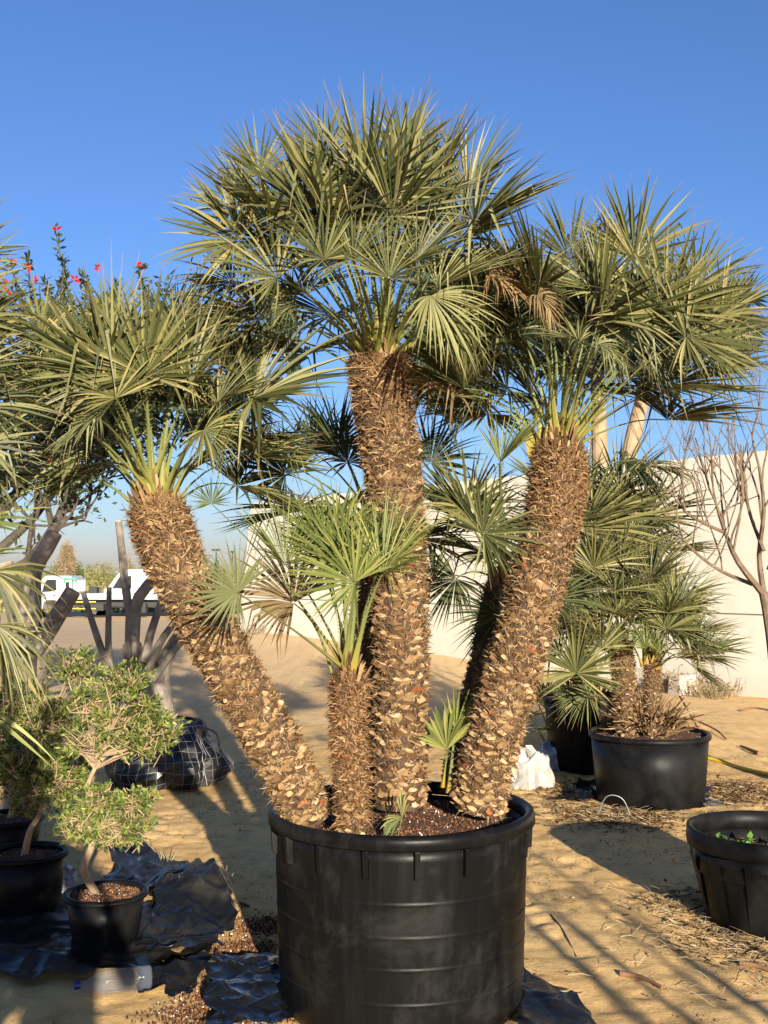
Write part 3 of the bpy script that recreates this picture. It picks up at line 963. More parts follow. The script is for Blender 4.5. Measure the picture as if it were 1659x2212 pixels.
def pot_simple(name, c, r, h, label, group=None, matn='pot_plain', taper=.86, seed=0, lip=.02, fill=.06, cat='pot', ribs=0, soil='soil', grains=500):
    "a round nursery pot with rolled lip and soil"
    c = V(c)
    root = empty(name, c, label, cat, group)
    mb = MB(c)
    r0 = r * taper
    mb.lathe([(0.001, .004), (r0 * .97, .004), (r0, .015), (r0 + (r - r0) * .5, h * .5), (r - .004, h - lip * 1.6), (r - .015, h - lip * 1.6), (r - .02, h * .55)], c, 64, 0, .012, seed)
    if ribs:
        for k in range(ribs):
            a = 2 * PI * k / ribs
            o = V((math.cos(a), math.sin(a), 0)); t = V((-o.y, o.x, 0))
            mb.quad(c + o * (r0 + .002) - t * .03 + V((0, 0, .03)), c + o * (r0 + .002) + t * .03 + V((0, 0, .03)), c + o * (r + .003) + t * .034 + V((0, 0, h * .74)), c + o * (r + .003) - t * .034 + V((0, 0, h * .74)))
    mb.build('pot_wall', M[matn], root, True)
    rm = MB(c)
    rm.lathe([(r - .006, h - lip * 1.8), (r + .012, h - lip * 1.7), (r + .016, h - lip), (r + .012, h - .003), (r, h), (r - .012, h - .004), (r - .018, h - lip), (r - .018, h - lip * 1.8), (r - .006, h - lip * 1.8)], c, 64, 0, .012, seed)
    rm.build('rim', M[matn], root, True)
    rng = random.Random(seed)
    so = MB(c)
    rings = []
    zz = lambda x, y: h - fill + .02 * noise.noise(V((x * 9 + seed, y * 9, 1))) + .012 * (1 - (x * x + y * y) / r ** 2)
    for j in range(9):
        q = (r - .021) * j / 8
        rings.append([so.vert((c.x + q * math.cos(2 * PI * k / 40), c.y + q * math.sin(2 * PI * k / 40), c.z + zz(q * math.cos(2 * PI * k / 40), q * math.sin(2 * PI * k / 40)))) for k in range(40)])
    for a, b in zip(rings, rings[1:]):
        for k in range(40): so.face((a[k], a[(k + 1) % 40], b[(k + 1) % 40], b[k]), 0)
    for k in range(grains):
        q = (r - .03) * math.sqrt(rng.random()); a = rng.random() * 2 * PI
        x, y = q * math.cos(a), q * math.sin(a)
        grain(so, (c.x + x, c.y + y, c.z + zz(x, y)), rng.uniform(.002, .006), rng, 1)
    so.build('soil', [M['soil'], M['grain']], root)
    return root

def dead_stalks(root, B, n, rng, h=(.12, .34), name='dry_stalks'):
    "cut and withered leaf stalks round the foot of a palm"
    mb = MB(root.location)
    for k in range(n):
        a = rng.random() * 2 * PI; r = rng.uniform(.03, .2)
        p = B + V((math.cos(a) * r, math.sin(a) * r, rng.uniform(-.02, .12)))
        d = V((math.cos(a) * rng.uniform(.2, 1.1), math.sin(a) * rng.uniform(.2, 1.1), rng.uniform(.1, 1))).normalized()
        l = rng.uniform(*h)
        mb.tube([p, p + d * l * .6, p + d * l + V((0, 0, -.02))], [.007, .006, .003], 4)
    return mb.build(name, M['litter'], root)

# ---- right: potted double-stemmed palm
RP = grounded(PT(1404, 1700, 8.0))
pot_simple('plant_pot', RP, .425, .50, 'wide matt black pot holding the small bushy palms on the right', None, seed=21, fill=.03, lip=.022, taper=.9)

def right_palm():
    rng = random.Random(31)
    base = RP + V((0, 0, .47))
    root = empty('fan_palm', base, 'small bushy fan palm with two short shaggy stems in the wide black pot', 'palm')
    a = PT(1338, 1385, 7.95); b = PT(1410, 1415, 7.85)
    trunk(root, [PT(1362, 1610, 7.95), PT(1352, 1500, 7.95), a], .085, .075, rng, 12, 150, 4000, .03, .3)
    trunk(root, [PT(1412, 1610, 7.85), PT(1408, 1520, 7.85), b], .062, .052, rng, 13, 110, 2200, .03, .3)
    dead_stalks(root, base, 240, rng, (.1, .28))
    K = lambda B, hub, tip, Y, **kw: key(root, B, hub, tip, Y, rng, r0=.01, **kw)
    K(b, (1440, 1360), (1500, 1265), 7.7, n=(-.1, -1, .3))
    K(b, (1418, 1350), (1400, 1255), 7.8, n=(.1, -1, .2))
    K(b, (1480, 1390), (1580, 1380), 7.7, n=(-.2, -.6, .8))
    K(b, (1500, 1410), (1620, 1390), 7.8, n=(-.2, -.3, 1), fold=.4)
    K(b, (1460, 1420), (1560, 1425), 7.6, n=(-.2, -.3, 1), mat='leaf_dry', phimax=1.0)
    K(b, (1395, 1400), (1360, 1340), 7.6, n=(.2, -.8, .4), mat='leaf_fresh', phimax=1.2)
    K(b, (1420, 1405), (1430, 1360), 7.6, n=(0, -1, .2), mat='leaf_fresh', phimax=1.3)
    K(a, (1245, 1455), (1260, 1330), 7.4, n=(0, -1, .3), phimax=2.3)
    K(a, (1300, 1400), (1260, 1310), 7.6, n=(.2, -1, .3))
    K(a, (1330, 1330), (1310, 1240), 7.8, n=(.1, -1, .2))
    K(a, (1370, 1310), (1390, 1215), 7.9, n=(-.1, -1, .2))
    K(a, (1235, 1510), (1200, 1440), 7.8, n=(.2, -.8, .4), mat='leaf_dull')
    K(a, (1290, 1350), (1215, 1330), 7.9, n=(.2, -.8, .4))
    K(a, (1270, 1500), (1190, 1540), 7.7, n=(.2, -.6, .7), limp=.2)
    crown(root, a, V((-.2, .1, 1)), 14, rng, (.42, .6), (.36, .44), 6, 84, .3, 'leaf')
    crown(root, b, V((.25, .1, 1)), 12, rng, (.36, .5), (.3, .38), 6, 84, 1.3, 'leaf')
right_palm()

# ---- behind it: a taller palm in a leaning pot
TP = grounded(PT(1268, 1600, 9.2))
pot_simple('plant_pot', TP, .36, .62, 'tall black pot standing behind the wide pot, half hidden by palm leaves', None, seed=23, fill=.05, lip=.02, taper=.78)

def tall_right_palm():
    rng = random.Random(37)
    base = TP + V((0, 0, .56))
    root = empty('fan_palm', base, 'taller fan palm with arching leaves between the right trunk and the bare tree', 'palm')
    top = PT(1270, 1225, 9.2)
    trunk(root, [base, base.lerp(top, .5) + V((-.05, 0, 0)), top], .1, .09, rng, 14, 200, 3000, .03, .3)
    K = lambda hub, tip, Y, **kw: key(root, top, hub, tip, Y, rng, r0=.012, **kw)
    K((1255, 1145), (1420, 1045), 8.6, n=(-.4, -.9, .3), phimax=1.4, split=.55)
    K((1260, 1150), (1390, 1170), 8.6, n=(-.3, -1, .3), phimax=1.3)
    K((1400, 1010), (1520, 1000), 8.9, n=(-.2, -.3, 1), fold=.3, limp=.4, rise=.5)
    K((1345, 1000), (1470, 1065), 8.8, n=(-.2, -.3, 1), mat='leaf_dull', limp=.6, rise=.5)
    K((1330, 1210), (1300, 1120), 8.7, n=(0, -1, .3))
    K((1350, 1190), (1440, 1180), 8.8, n=(-.2, -.8, .5))
    K((1390, 1170), (1475, 1130), 9.0, n=(-.2, -.8, .5), mat='leaf_dull')
    K((1240, 1270), (1200, 1180), 8.7, n=(.1, -1, .3))
    K((1220, 1300), (1260, 1390), 8.6, n=(.1, -.8, .5), mat='leaf_fresh')
    K((1380, 1250), (1440, 1200), 8.9, n=(-.1, -1, .3), mat='leaf_dull')
    crown(root, top, V((.15, 0, 1)), 30, rng, (.5, .8), (.45, .6), 10, 120, 1.1)
tall_right_palm()

# ---- low palm behind the right trunk, its leaves on the sand
def low_palm():
    rng = random.Random(41)
    base = grounded(PT(1195, 1570, 9.8))
    root = empty('fan_palm', base, 'low green fan palm on the sand just right of the right trunk', 'palm')
    b = base + V((0, 0, .12))
    crown(root, b, V((0, 0, 1)), 9, rng, (.35, .6), (.28, .38), 10, 70, .4, 'leaf_fresh')
low_palm()

# ---- left foreground palm, only its leaves reach into the picture
def left_front_palm():
    rng = random.Random(43)
    base = grounded(V((-1.5, 3.0, 0)))
    root = empty('fan_palm', base, 'near palm at the left edge with long drooping striped leaves', 'palm')
    top = base + V((.03, 0, 1.08))
    trunk(root, [base + V((0, 0, -.1)), base + V((.0, .05, .7)), top], .1, .1, rng, 15, 260, 2500, .02, .3)
    K = lambda hub, tip, Y, **kw: key(root, top, hub, tip, Y, rng, r0=.011, **kw)
    big = dict(nseg=24, width=.85, split=.22, fold=.5)
    K((-15, 1235), (30, 1440), 3.3, n=(.9, -.6, .3), limp=.55, mat='leaf', bent=.35, **big)
    K((-10, 1350), (100, 1520), 3.2, n=(.8, -.6, .5), limp=.55, mat='leaf', bent=.4, phimax=1.3, **big)
    K((-90, 1215), (60, 1190), 3.4, n=(-.1, -.5, 1), mat='leaf_fresh', phimax=.7, nseg=7, width=1.5, split=.3)
    K((-80, 1130), (110, 1120), 3.5, n=(.1, -.7, .7), mat='leaf_fresh', phimax=1.1, nseg=13, width=1.5, split=.3)
    K((-90, 1500), (118, 1618), 3.1, n=(.2, -.6, .9), mat='leaf_fresh', phimax=.12, nseg=2, width=2.6, split=.4)
    K((-40, 960), (70, 1040), 3.3, n=(.3, -.6, .8), bent=.3, nseg=20)
    K((-70, 810), (70, 800), 3.5, n=(.3, -.7, .7), nseg=26)
    K((-60, 690), (70, 620), 3.7, n=(.5, -.8, .4), nseg=26)
    K((-60, 880), (130, 930), 3.5, n=(.2, -.5, 1), limp=.15, nseg=24, width=1.3)
    K((-70, 740), (80, 660), 3.7, n=(.4, -.9, .4))
    K((-90, 560), (60, 500), 3.9, n=(.5, -.9, .3), phimax=1.6)
    K((-80, 620), (70, 580), 3.8, n=(.4, -.8, .5))
    K((-50, 1000), (60, 1090), 3.5, n=(.4, -.8, .5), limp=.3)
    K((-20, 1400), (30, 1560), 3.3, n=(.4, -.9, .4), mat='leaf', limp=.4, nseg=16, width=1.3, split=.3)
    crown(root, top, V((-.1, 0, 1)), 34, rng, (.45, .65), (.42, .52), 20, 100, .4, keepout=lambda H, ax: H.x + .62 > -.38 * H.y)
left_front_palm()

# ---------------------------------------------------------------- broadleaf trees
def leafquad(mb, p, d, n, l, w, m=0):
    s = d.cross(n)
    if s.length < 1e-3: return
    s.normalize()
    nn = s.cross(d).normalized()
    mb.quad(p, p + d * l * .5 - s * w + nn * w * .3, p + d * l, p + d * l * .5 + s * w + nn * w * .3, m)

def rdir(rng, up=0.0):
    while True:
        v = V((rng.uniform(-1, 1), rng.uniform(-1, 1), rng.uniform(-1, 1)))
        if .05 < v.length < 1: return (v.normalized() + V((0, 0, up))).normalized()

def limbs(mb, p, d, r, l, depth, rng, ends, wander=.35, split=(2, 3), shrink=.7, m=0, n=7, upturn=.15, spread=.65):
    pts = [p]; q = p
    dd = d
    for k in range(4):
        dd = (dd + rdir(rng) * wander * .35 + V((0, 0, upturn * .25))).normalized()
        q = q + dd * l / 4
        pts.append(q)
    mb.tube(pts, [r, r * .93, r * .87, r * .8, r * .74], n if depth > 1 else 5, m)
    if depth <= 0:
        ends.append((q, dd)); return
    for k in range(rng.randint(*split)):
        nd = (dd + rdir(rng) * spread + V((0, 0, upturn))).normalized()
        limbs(mb, q, nd, r * rng.uniform(.55, .75), l * shrink * rng.uniform(.75, 1.15), depth - 1, rng, ends, wander, split, shrink, m, n, upturn, spread)

def flowering_tree():
    rng = random.Random(51)
    base = grounded(V((-3.35, 8.4, 0)))
    root = empty('flowering_tree', base, 'dark spreading tree with red flowers behind the left palm crown', 'tree')
    mb = MB(base); ends = []
    fork = PT(-70, 1250, 8.4)
    mb.tube(curve([base + V((0, 0, -.1)), base.lerp(fork, .5) + V((-.06, .03, 0)), fork], 6), [.13, .12, .115, .11, .1, .095, .09], 10)
    for px, r in (([(-70, 1250), (40, 1228), (110, 1150), (150, 1070), (205, 1010)], .05), ([(-70, 1240), (30, 1160), (95, 1090), (130, 1000), (150, 930)], .042),
                  ([(-70, 1230), (0, 1120), (45, 1040), (60, 950)], .045), ([(150, 1070), (220, 1010), (320, 965)], .025), ([(110, 1130), (95, 1040), (75, 990)], .024),
                  ([(60, 1200), (75, 1110), (110, 1060), (180, 1020)], .02), ([(130, 1000), (190, 950), (260, 930)], .022), ([(45, 1040), (90, 980), (100, 930)], .02),
                  ([(-40, 1180), (-10, 1080), (10, 980)], .03), ([(205, 1010), (240, 980), (300, 990)], .016), ([(205, 1010), (225, 960), (215, 900)], .018)):
        W = [PT(u, v, 8.4 + rng.uniform(-.25, .25) * (k > 0)) for k, (u, v) in enumerate(px)]
        pts = curve(W, 10)
        mb.tube(pts, [r * (1 - .5 * i / 10) for i in range(11)], 7)
        for i in range(4, 11):
            for rep in range(2):
                if rng.random() < .75:
                    limbs(mb, pts[i], (rdir(rng) + V((rng.uniform(-.2, .4), 0, .5))).normalized(), r * .36, rng.uniform(.16, .34), 2, rng, ends, .6, (2, 3), .75, upturn=.25, spread=.9, n=5)
    rng.shuffle(ends); ends = ends[:230]
    mb.build('trunk', M['bark_dark'], root)
    cr = MB(base)
    for k in range(30):    # whippy shoots above the crown
        u = rng.uniform(-20, 560)
        T = PT(u, rng.uniform(640, 720), rng.uniform(8, 9))
        ends.append((T, V((0, 0, 1))))
    for T, d in ends:
        for k in range(rng.randint(12, 26)):
            p = T + rdir(rng) * (rng.random() ** .6 * .24)
            leafquad(cr, p, rdir(rng, .25), rdir(rng), rng.uniform(.045, .08), rng.uniform(.011, .019))
    # body of the of the crown
    for k in range(20000):
        u, v = rng.uniform(-90, 640), rng.gauss(800, 85)
        if noise.noise(V((u * .012, v * .012, 2))) < -.12: continue
        lim = 965 - 105 * smooth(380, 640, u)
        if v > lim or v < 655: continue
        p = PT(u, v, 8.4 + rng.uniform(-1.2, 1.2))
        leafquad(cr, p, rdir(rng, .2), rdir(rng), rng.uniform(.05, .09), rng.uniform(.012, .02))
    cr.build('crown', M['tree_leaf'], root)
    sh = MB(base)
    for tip in ((118, 490), (60, 545), (140, 560), (300, 575), (255, 610), (180, 600), (20, 560), (345, 600), (95, 600), (225, 640)):
        T = PT(tip[0], tip[1], 8.3)
        a = PT(tip[0] + rng.uniform(-10, 40), 760, 8.3)
        pts = curve([a, a.lerp(T, .5) + rdir(rng) * .08, T], 6)
        sh.tube(pts, [.011, .01, .009, .008, .007, .006, .004], 5, 0)
        for i in range(70):
            t = rng.random() ** .7
            p = pts[min(5, int(t * 6))].lerp(pts[min(6, int(t * 6) + 1)], t * 6 % 1)
            leafquad(sh, p, rdir(rng, .4), rdir(rng), rng.uniform(.05, .085), rng.uniform(.01, .017), 1)
    sh.build('shoots', [M['bark_dark'], M['tree_leaf']], root)
    for tip in ((122, 494), (28, 565), (75, 607), (305, 573), (212, 578), (8, 608), (18, 628), (110, 1000), (520, 915), (160, 605), (60, 575), (250, 670)):
        c = PT(tip[0], tip[1], 7.9)
        f = MB(base)
        for k in range(9):
            d = rdir(rng, .2)
            leafquad(f, c + rdir(rng) * .008, d, rdir(rng), rng.uniform(.03, .05), rng.uniform(.009, .016))
        f.build('flower', M['flower'], root)
flowering_tree()

def dragon_tree():
    rng = random.Random(53)
    Y = 19.5
    base = grounded(PT(1325, 1330, Y))
    root = empty('dragon_tree', base, 'tall tree with two pale bare stems and a dark spiky crown rising beyond the wall', 'tree')
    ends = []
    for u0, u1, du in ((1298, 1290, -60), (1340, 1405, 60)):
        mb = MB(base)
        P0 = PT(u0, 1330, Y); P0.z = gz(P0.x, P0.y) - .1
        pts = curve([P0, PT(u0, 1100, Y), PT((u0 * .6 + u1 * .4), 950, Y), PT(u1, 800, Y)], 12)
        mb.tube(pts, [.185 - .005 * i for i in range(13)], 14)
        mb.build('trunk', M['bark_pale'], root)
        br = MB(base)
        for k in range(5):
            T = PT(u1 + du * 2.0 + rng.uniform(-260, 230), rng.uniform(660, 790), Y + rng.uniform(-1.7, 1.7))
            q = curve([pts[-1] - V((0, 0, .03)), pts[-1].lerp(T, .5) + V((0, 0, .08)), T], 5)
            br.tube(q, [.14, .125, .11, .1, .09, .08], 8)
            ends.append((T, (T - pts[-1]).normalized()))
        br.build('branches', M['bark_dark'], root)
    for k in range(95):
        u = 905 + 715 * rng.random() ** 1.25
        ends.append((PT(u, rng.uniform(580, 885 if u < 1120 else 800) if u < 1480 else rng.uniform(640, 770), Y + rng.uniform(-1.9, 1.9)), V((0, 0, .6))))
    cr = MB(base)
    for T, d in ends:
        n = rng.randint(70, 100)
        for k in range(n):
            dd = (rdir(rng) + d * .35 + V((0, 0, .25))).normalized()
            l = rng.uniform(.45, .8)
            s = dd.cross(rdir(rng)).normalized()
            w = rng.uniform(.014, .026)
            p0 = T + dd * .02; p1 = T + dd * l * .55; p2 = T + dd * l + V((0, 0, -.1 * l))
            j = [cr.vert(x) for x in (p0 - s * w, p0 + s * w, p1 + s * w, p1 - s * w, p2)]
            cr.face((j[0], j[1], j[2], j[3])); cr.face((j[3], j[2], j[4]))
    cr.build('crown', M['sword_leaf'], root)
dragon_tree()

def bare_tree():
    rng = random.Random(57)
    Y = 8.6
    b = grounded(PT(1690, 1600, Y), .05)
    root = empty('bare_tree', b, 'leafless young tree with forked brown branches at the right edge', 'tree')
    tk = MB(b)
    P = lambda u, v, dy=0.0: PT(u, v, Y + dy)
    tk.tube(curve([b, P(1672, 1440), P(1659, 1330), P(1650, 1280)], 8), [.045, .044, .042, .041, .04, .04, .04, .04, .04], 9)
    tk.build('trunk', M['bark_twig'], root)
    cr = MB(b)
    main = [([(1650, 1285), (1595, 1215), (1570, 1160), (1552, 1110)], .027), ([(1650, 1285), (1640, 1200), (1650, 1100), (1640, 1010)], .026),
            ([(1565, 1150), (1520, 1130), (1480, 1105), (1465, 1070)], .016), ([(1625, 1262), (1560, 1235), (1510, 1200), (1475, 1165)], .018),
            ([(1650, 1190), (1620, 1110), (1610, 1050), (1600, 960)], .016), ([(1660, 1230), (1700, 1150), (1720, 1050)], .02),
            ([(1552, 1110), (1540, 1050), (1535, 960), (1520, 880)], .011), ([(1552, 1110), (1590, 1090), (1640, 1070)], .008),
            ([(1640, 1010), (1625, 940), (1640, 880), (1625, 830)], .011), ([(1480, 1105), (1475, 1000), (1500, 930)], .008), ([(1475, 1165), (1462, 1110), (1470, 1050)], .009)]
    for pts, r in main:
        W = curve([P(u, v, rng.uniform(-.15, .15)) if i else P(u, v) for i, (u, v) in enumerate(pts)], 9)
        cr.tube(W, [r * (1 - .55 * i / 9) for i in range(10)], 6)
        for i in range(3, 10):
            for rep in range(2):
                if rng.random() < .42:
                    d = (rdir(rng) * .6 + V((rng.uniform(-.25, .2), 0, 1))).normalized()
                    ends = []
                    limbs(cr, W[i], d, r * .46 * (1 - .3 * i / 9), rng.uniform(.28, .6), 1, rng, ends, .5, (1, 3), .8, 0, 5, .2, .45)
    cr.build('crown', M['bark_twig'], root)
bare_tree()

# ---------------------------------------------------------------- pruned trunks on the left
def pruned_trees():
    rng = random.Random(61)
    Y = 8.4
    base = grounded(PT(345, 1600, Y))
    root = empty('pruned_tree', base, 'pruned grey tree of many straight stems standing in the mesh-wrapped root ball', 'tree')
    P = lambda u, v, dy=0.0: PT(u, v, Y + dy)
    tk = MB(base)
    tk.tube(curve([P(345, 1580), P(325, 1480), P(292, 1430), P(285, 1390)], 8), [.15, .145, .13, .115, .1, .09, .08, .075, .07], 14)
    tk.tube(curve([P(350, 1580), P(345, 1470), P(370, 1400), P(420, 1330)], 8), [.11, .1, .085, .07, .06, .055, .05, .045, .04], 12)
    tk.build('trunk', M['bark_grey'], root)
    stems = [([(285, 1420), (290, 1340), (300, 1290), (345, 1235)], .055, .04), ([(285, 1360), (270, 1260), (262, 1180), (256, 1127)], .034, .026),
             ([(232, 1440), (218, 1400), (195, 1330), (180, 1280)], .032, .02), ([(236, 1440), (234, 1380), (235, 1320), (236, 1270)], .028, .019),
             ([(275, 1420), (276, 1350), (278, 1300), (276, 1262)], .022, .018), ([(312, 1430), (325, 1370), (345, 1310), (352, 1280)], .035, .024),
             ([(320, 1450), (345, 1390), (380, 1340)], .035, .025), ([(330, 1470), (372, 1410), (410, 1370)], .03, .022), ([(240, 1500), (235, 1450), (222, 1420)], .06, .045)]
    for pts, r0, r1 in stems:
        s = MB(base)
        W = curve([P(u, v, -.1) for u, v in pts], 6)
        s.tube(W, [r0 + (r1 - r0) * i / 6 for i in range(7)], 10)
        o = s.build('stem', M['bark_grey'], root)
        if r1 > .015:
            c = MB(base)
            d = (W[-1] - W[-2]).normalized()
            c.tube([W[-1] - d * .002, W[-1] + d * .006], [r1 * .99, r1 * .97], 10)
            c.build('cut_end', M['cut_wood'], o)
    base2 = grounded(PT(45, 1560, 6.9))
    r2 = empty('pruned_tree', base2, 'thick grey tree with sawn-off limbs at the far left beside the truck', 'tree')
    Q = lambda u, v: PT(u, v, 6.9)
    t2 = MB(base2)
    t2.tube(curve([base2 + V((0, 0, -.05)), Q(50, 1450), Q(66, 1350), Q(70, 1260)], 8), [.1, .095, .09, .08, .075, .07, .065, .06, .055], 14)
    t2.build('trunk', M['bark_grey'], r2)
    for pts, a, b in (([(72, 1410), (100, 1370), (132, 1318), (157, 1278)], .06, .052), ([(66, 1290), (74, 1230), (100, 1185), (118, 1152)], .055, .05), ([(60, 1350), (30, 1280), (10, 1220)], .07, .06)):
        s = MB(base2)
        W = curve([Q(u, v) for u, v in pts], 6)
        s.tube(W, [a + (b - a) * i / 6 for i in range(7)], 12)
        o = s.build('limb', M['bark_grey'], r2)
        c = MB(base2); d = (W[-1] - W[-2]).normalized()
        c.tube([W[-1] - d * .002, W[-1] + d * .008], [b * .99, b * .96], 12)
        c.build('cut_end', M['cut_wood'], o)
    # root ball in black film and wire mesh
    rb = MB(base)
    c0 = grounded(PT(392, 1640, Y + .2))
    n, k_ = 20, 44
    rings = []
    for j in range(n):
        t = j / (n - 1)
        z = .02 + .5 * math.sin(t * PI / 2)
        r = .42 * (1 - t ** 3.2 * .96) * (1 + .09 * math.sin(t * 9))
        ring = []
        for k in range(k_):
            a = 2 * PI * k / k_
            w = 1 + .22 * noise.noise(V((math.cos(a) * 2, math.sin(a) * 2, z * 4))) + .1 * noise.noise(V((math.cos(a) * 7, math.sin(a) * 7, z * 14)))
            ring.append(rb.vert((c0.x - .12 + math.cos(a) * r * w, c0.y + math.sin(a) * r * w * .8, c0.z + z + .02 * noise.noise(V((a * 3, z * 9, 4))))))
        rings.append(ring)
    for a, b in zip(rings, rings[1:]):
        for k in range(k_): rb.face((a[k], a[(k + 1) % k_], b[(k + 1) % k_], b[k]))
    o = rb.build('root_ball', M['sheet'], root)
    wm = MB(base)
    vs = [V(v) + V(base) for v in rb.v]
    cc = V((c0.x - .12, c0.y, c0.z + .1))
    for j in range(1, n - 3, 2):
        ring = [vs[j * k_ + k] for k in range(k_)]; ring.append(ring[0])
        wm.tube([cc + (p - cc) * 1.02 for p in ring], .0018, 4, caps=False)
    for k in range(0, k_, 1):
        wm.tube([cc + (vs[j * k_ + k] - cc) * 1.02 for j in range(n - 3)], .0018, 4, caps=False)
    wm.build('wire_mesh', M['wire'], o)
    cb = MB(base)
    cb.tube(curve([P(425, 1570, -.3), P(462, 1580, -.35), P(474, 1605, -.38), P(470, 1625, -.4)], 10), .008, 6)
    cb.build('cord', M['chassis'], o)
    # open black crate-like pot tipped behind
    bx = grounded(PT(408, 1600, 9.3))
    pot_simple('plant_pot', bx, .17, .3, 'empty black pot standing behind the mesh-wrapped root ball', None, seed=29, fill=.18, grains=60)
pruned_trees()

# ---------------------------------------------------------------- small potted olives
def olive(root, base_pts, r, clumps, rng, n, mat='olive'):
    tk = MB(root.location)
    W = curve(base_pts, 14)
    tk.tube(W, [r * (1.25 - .75 * i / 14) for i in range(15)], 9)
    cr = MB(root.location)
    for (c, rx, ry, rz, from_i, cnt) in clumps:
        a = W[from_i]
        for k in range(5):
            T = c + V((rng.uniform(-.8, .8) * rx, rng.uniform(-.8, .8) * ry, rng.uniform(-.5, .5) * rz))
            q = curve([a, a.lerp(T, .5) + rdir(rng) * .03, T], 5)
            tk.tube(q, [.0065, .0055, .0045, .0035, .003, .002], 5)
        for k in range(cnt):
            d = rdir(rng, .1)
            rr = rng.uniform(.3, 1.25) ** .7
            o = V((d.x * rx * rr, d.y * ry * rr, d.z * rz * rr))
            p = c + o
            if noise.noise(V((p.x * 9, p.y * 9, p.z * 9 + 3))) < -.2: continue
            sd = (d + rdir(rng) * .7 + V((0, 0, .35))).normalized()
            l = rng.uniform(.04, .085)
            p0 = p - sd * l * .6
            cr.tube([p0 - sd * l * 1.2 + rdir(rng) * .01, p0, p0 + sd * l], [.0026, .002, .0013], 3, 1, caps=False)
            m = rng.randint(10, 16)
            bare = rng.random() < .14
            if bare: continue
            for j in range(m):
                q = p0 + sd * l * (j + 1) / m
                dd = (sd * .75 + rdir(rng) * .8).normalized()
                leafquad(cr, q, dd, rdir(rng), rng.uniform(.02, .036), rng.uniform(.0042, .0068), 0)
    tk.build('trunk', M['bark_tan'], root)
    cr.build('crown', [M[mat], M['twig']], root)

B1 = grounded(PT(228, 2010, 4.86))
pot_simple('plant_pot', B1, .172, .25, 'small black pot of the sunlit bonsai olive beside the plastic sheeting', 'small black pots of the bonsai olives', seed=41, fill=.022, lip=.012, taper=.8, grains=900)
B2 = grounded(PT(55, 1925, 5.35))
pot_simple('plant_pot', B2, .19, .31, 'shaded black pot at the far left holding the darker bonsai', 'small black pots of the bonsai olives', seed=42, fill=.03, lip=.014, taper=.8)
B3 = grounded(PT(15, 1720, 6.3))
pot_simple('plant_pot', B3, .2, .26, 'black pot at the left edge farthest back, behind the darker bonsai', 'small black pots of the bonsai olives', seed=43, fill=.02, lip=.014, taper=.8)

def olives():
    rng = random.Random(71)
    b = B1 + V((0, 0, .235))
    r1 = empty('bonsai_olive', b, 'sunlit bonsai olive with a curved trunk and two leafy tiers', 'bonsai')
    P = lambda u, v, dy=0.0: PT(u, v, 4.82 + dy)
    olive(r1, [b + V((-.03, -.01, -.01)), P(180, 1880), P(196, 1835), P(205, 1780), P(190, 1720), P(192, 1690), P(205, 1660), P(235, 1600)], .015,
          [(P(180, 1775), .12, .13, .075, 6, 105), (P(262, 1785), .13, .13, .08, 6, 120), (P(290, 1735), .1, .11, .07, 7, 75), (P(215, 1725), .12, .12, .06, 8, 95),
           (P(185, 1600), .1, .11, .065, 12, 75), (P(300, 1600, .05), .14, .12, .075, 12, 125), (P(345, 1575), .08, .1, .06, 13, 60), (P(245, 1555), .1, .1, .06, 13, 65), (P(190, 1520), .1, .1, .07, 14, 75), (P(265, 1475), .13, .12, .075, 14, 125), (P(305, 1530), .07, .09, .06, 14, 45)], rng, 0)
    b2 = B2 + V((0, 0, .29))
    r2 = empty('bonsai_olive', b2, 'shaded bonsai olive with a dark crown at the left edge', 'bonsai')
    Q = lambda u, v, dy=0.0: PT(u, v, 5.3 + dy)
    olive(r2, [b2 + V((-.01, 0, -.01)), Q(65, 1795), Q(85, 1760), Q(95, 1710)], .015,
          [(Q(85, 1690), .2, .2, .13, 12, 380), (Q(30, 1640), .2, .2, .12, 14, 280), (Q(130, 1660), .12, .12, .1, 14, 140)], rng, 0)
    b3 = B3 + V((0, 0, .25))
    r3 = empty('bonsai_olive', b3, 'leaning bonsai olive in the farthest small pot under the drooping palm leaves', 'bonsai')
    R = lambda u, v, dy=0.0: PT(u, v, 6.2 + dy)
    olive(r3, [b3 + V((.02, 0, -.01)), R(55, 1660), R(85, 1600), R(100, 1560)], .016,
          [(R(90, 1560), .22, .2, .14, 12, 380), (R(30, 1520), .2, .2, .13, 14, 260), (R(160, 1440), .15, .15, .1, 14, 120)], rng, 0)
olives()

# ---------------------------------------------------------------- pot at the right front
B4 = grounded(PT(1662, 1975, 5.25))
pot_simple('plant_pot', B4, .365, .44, 'ribbed black pot with green weeds cut by the right edge', None, 'pot_plain', .8, 51, .05, .14, ribs=12, grains=1400)

def right_front():
    rng = random.Random(81)
    w = empty('weeds', B4 + V((0, 0, .31)), 'small green weeds growing in the ribbed black pot', 'weeds')
    mb = MB(w.location)
    for k in range(26):
        a = rng.random() * 2 * PI; r = rng.uniform(.05, .27)
        c = B4 + V((math.cos(a) * r, math.sin(a) * r, .3))
        for j in range(10):
            leafquad(mb, c + V((0, 0, rng.uniform(0, .04))), rdir(rng, .5), V((0, 0, 1)), rng.uniform(.025, .05), rng.uniform(.009, .017))
    mb.build('leaves', M['weed'], w)
    c = PT(1632, 1803, 5.05); c.z = B4.z + .345
    t = MB(c)
    t.box(c, .045, .012, .13, Matrix.Rotation(.7, 3, 'Y') @ Matrix.Rotation(.5, 3, 'X'))
    tag(t.build('wood_offcut', M['cut_wood'], bevel=.002), 'pale wooden offcut lying among the weeds in the ribbed pot', 'offcut')
right_front()

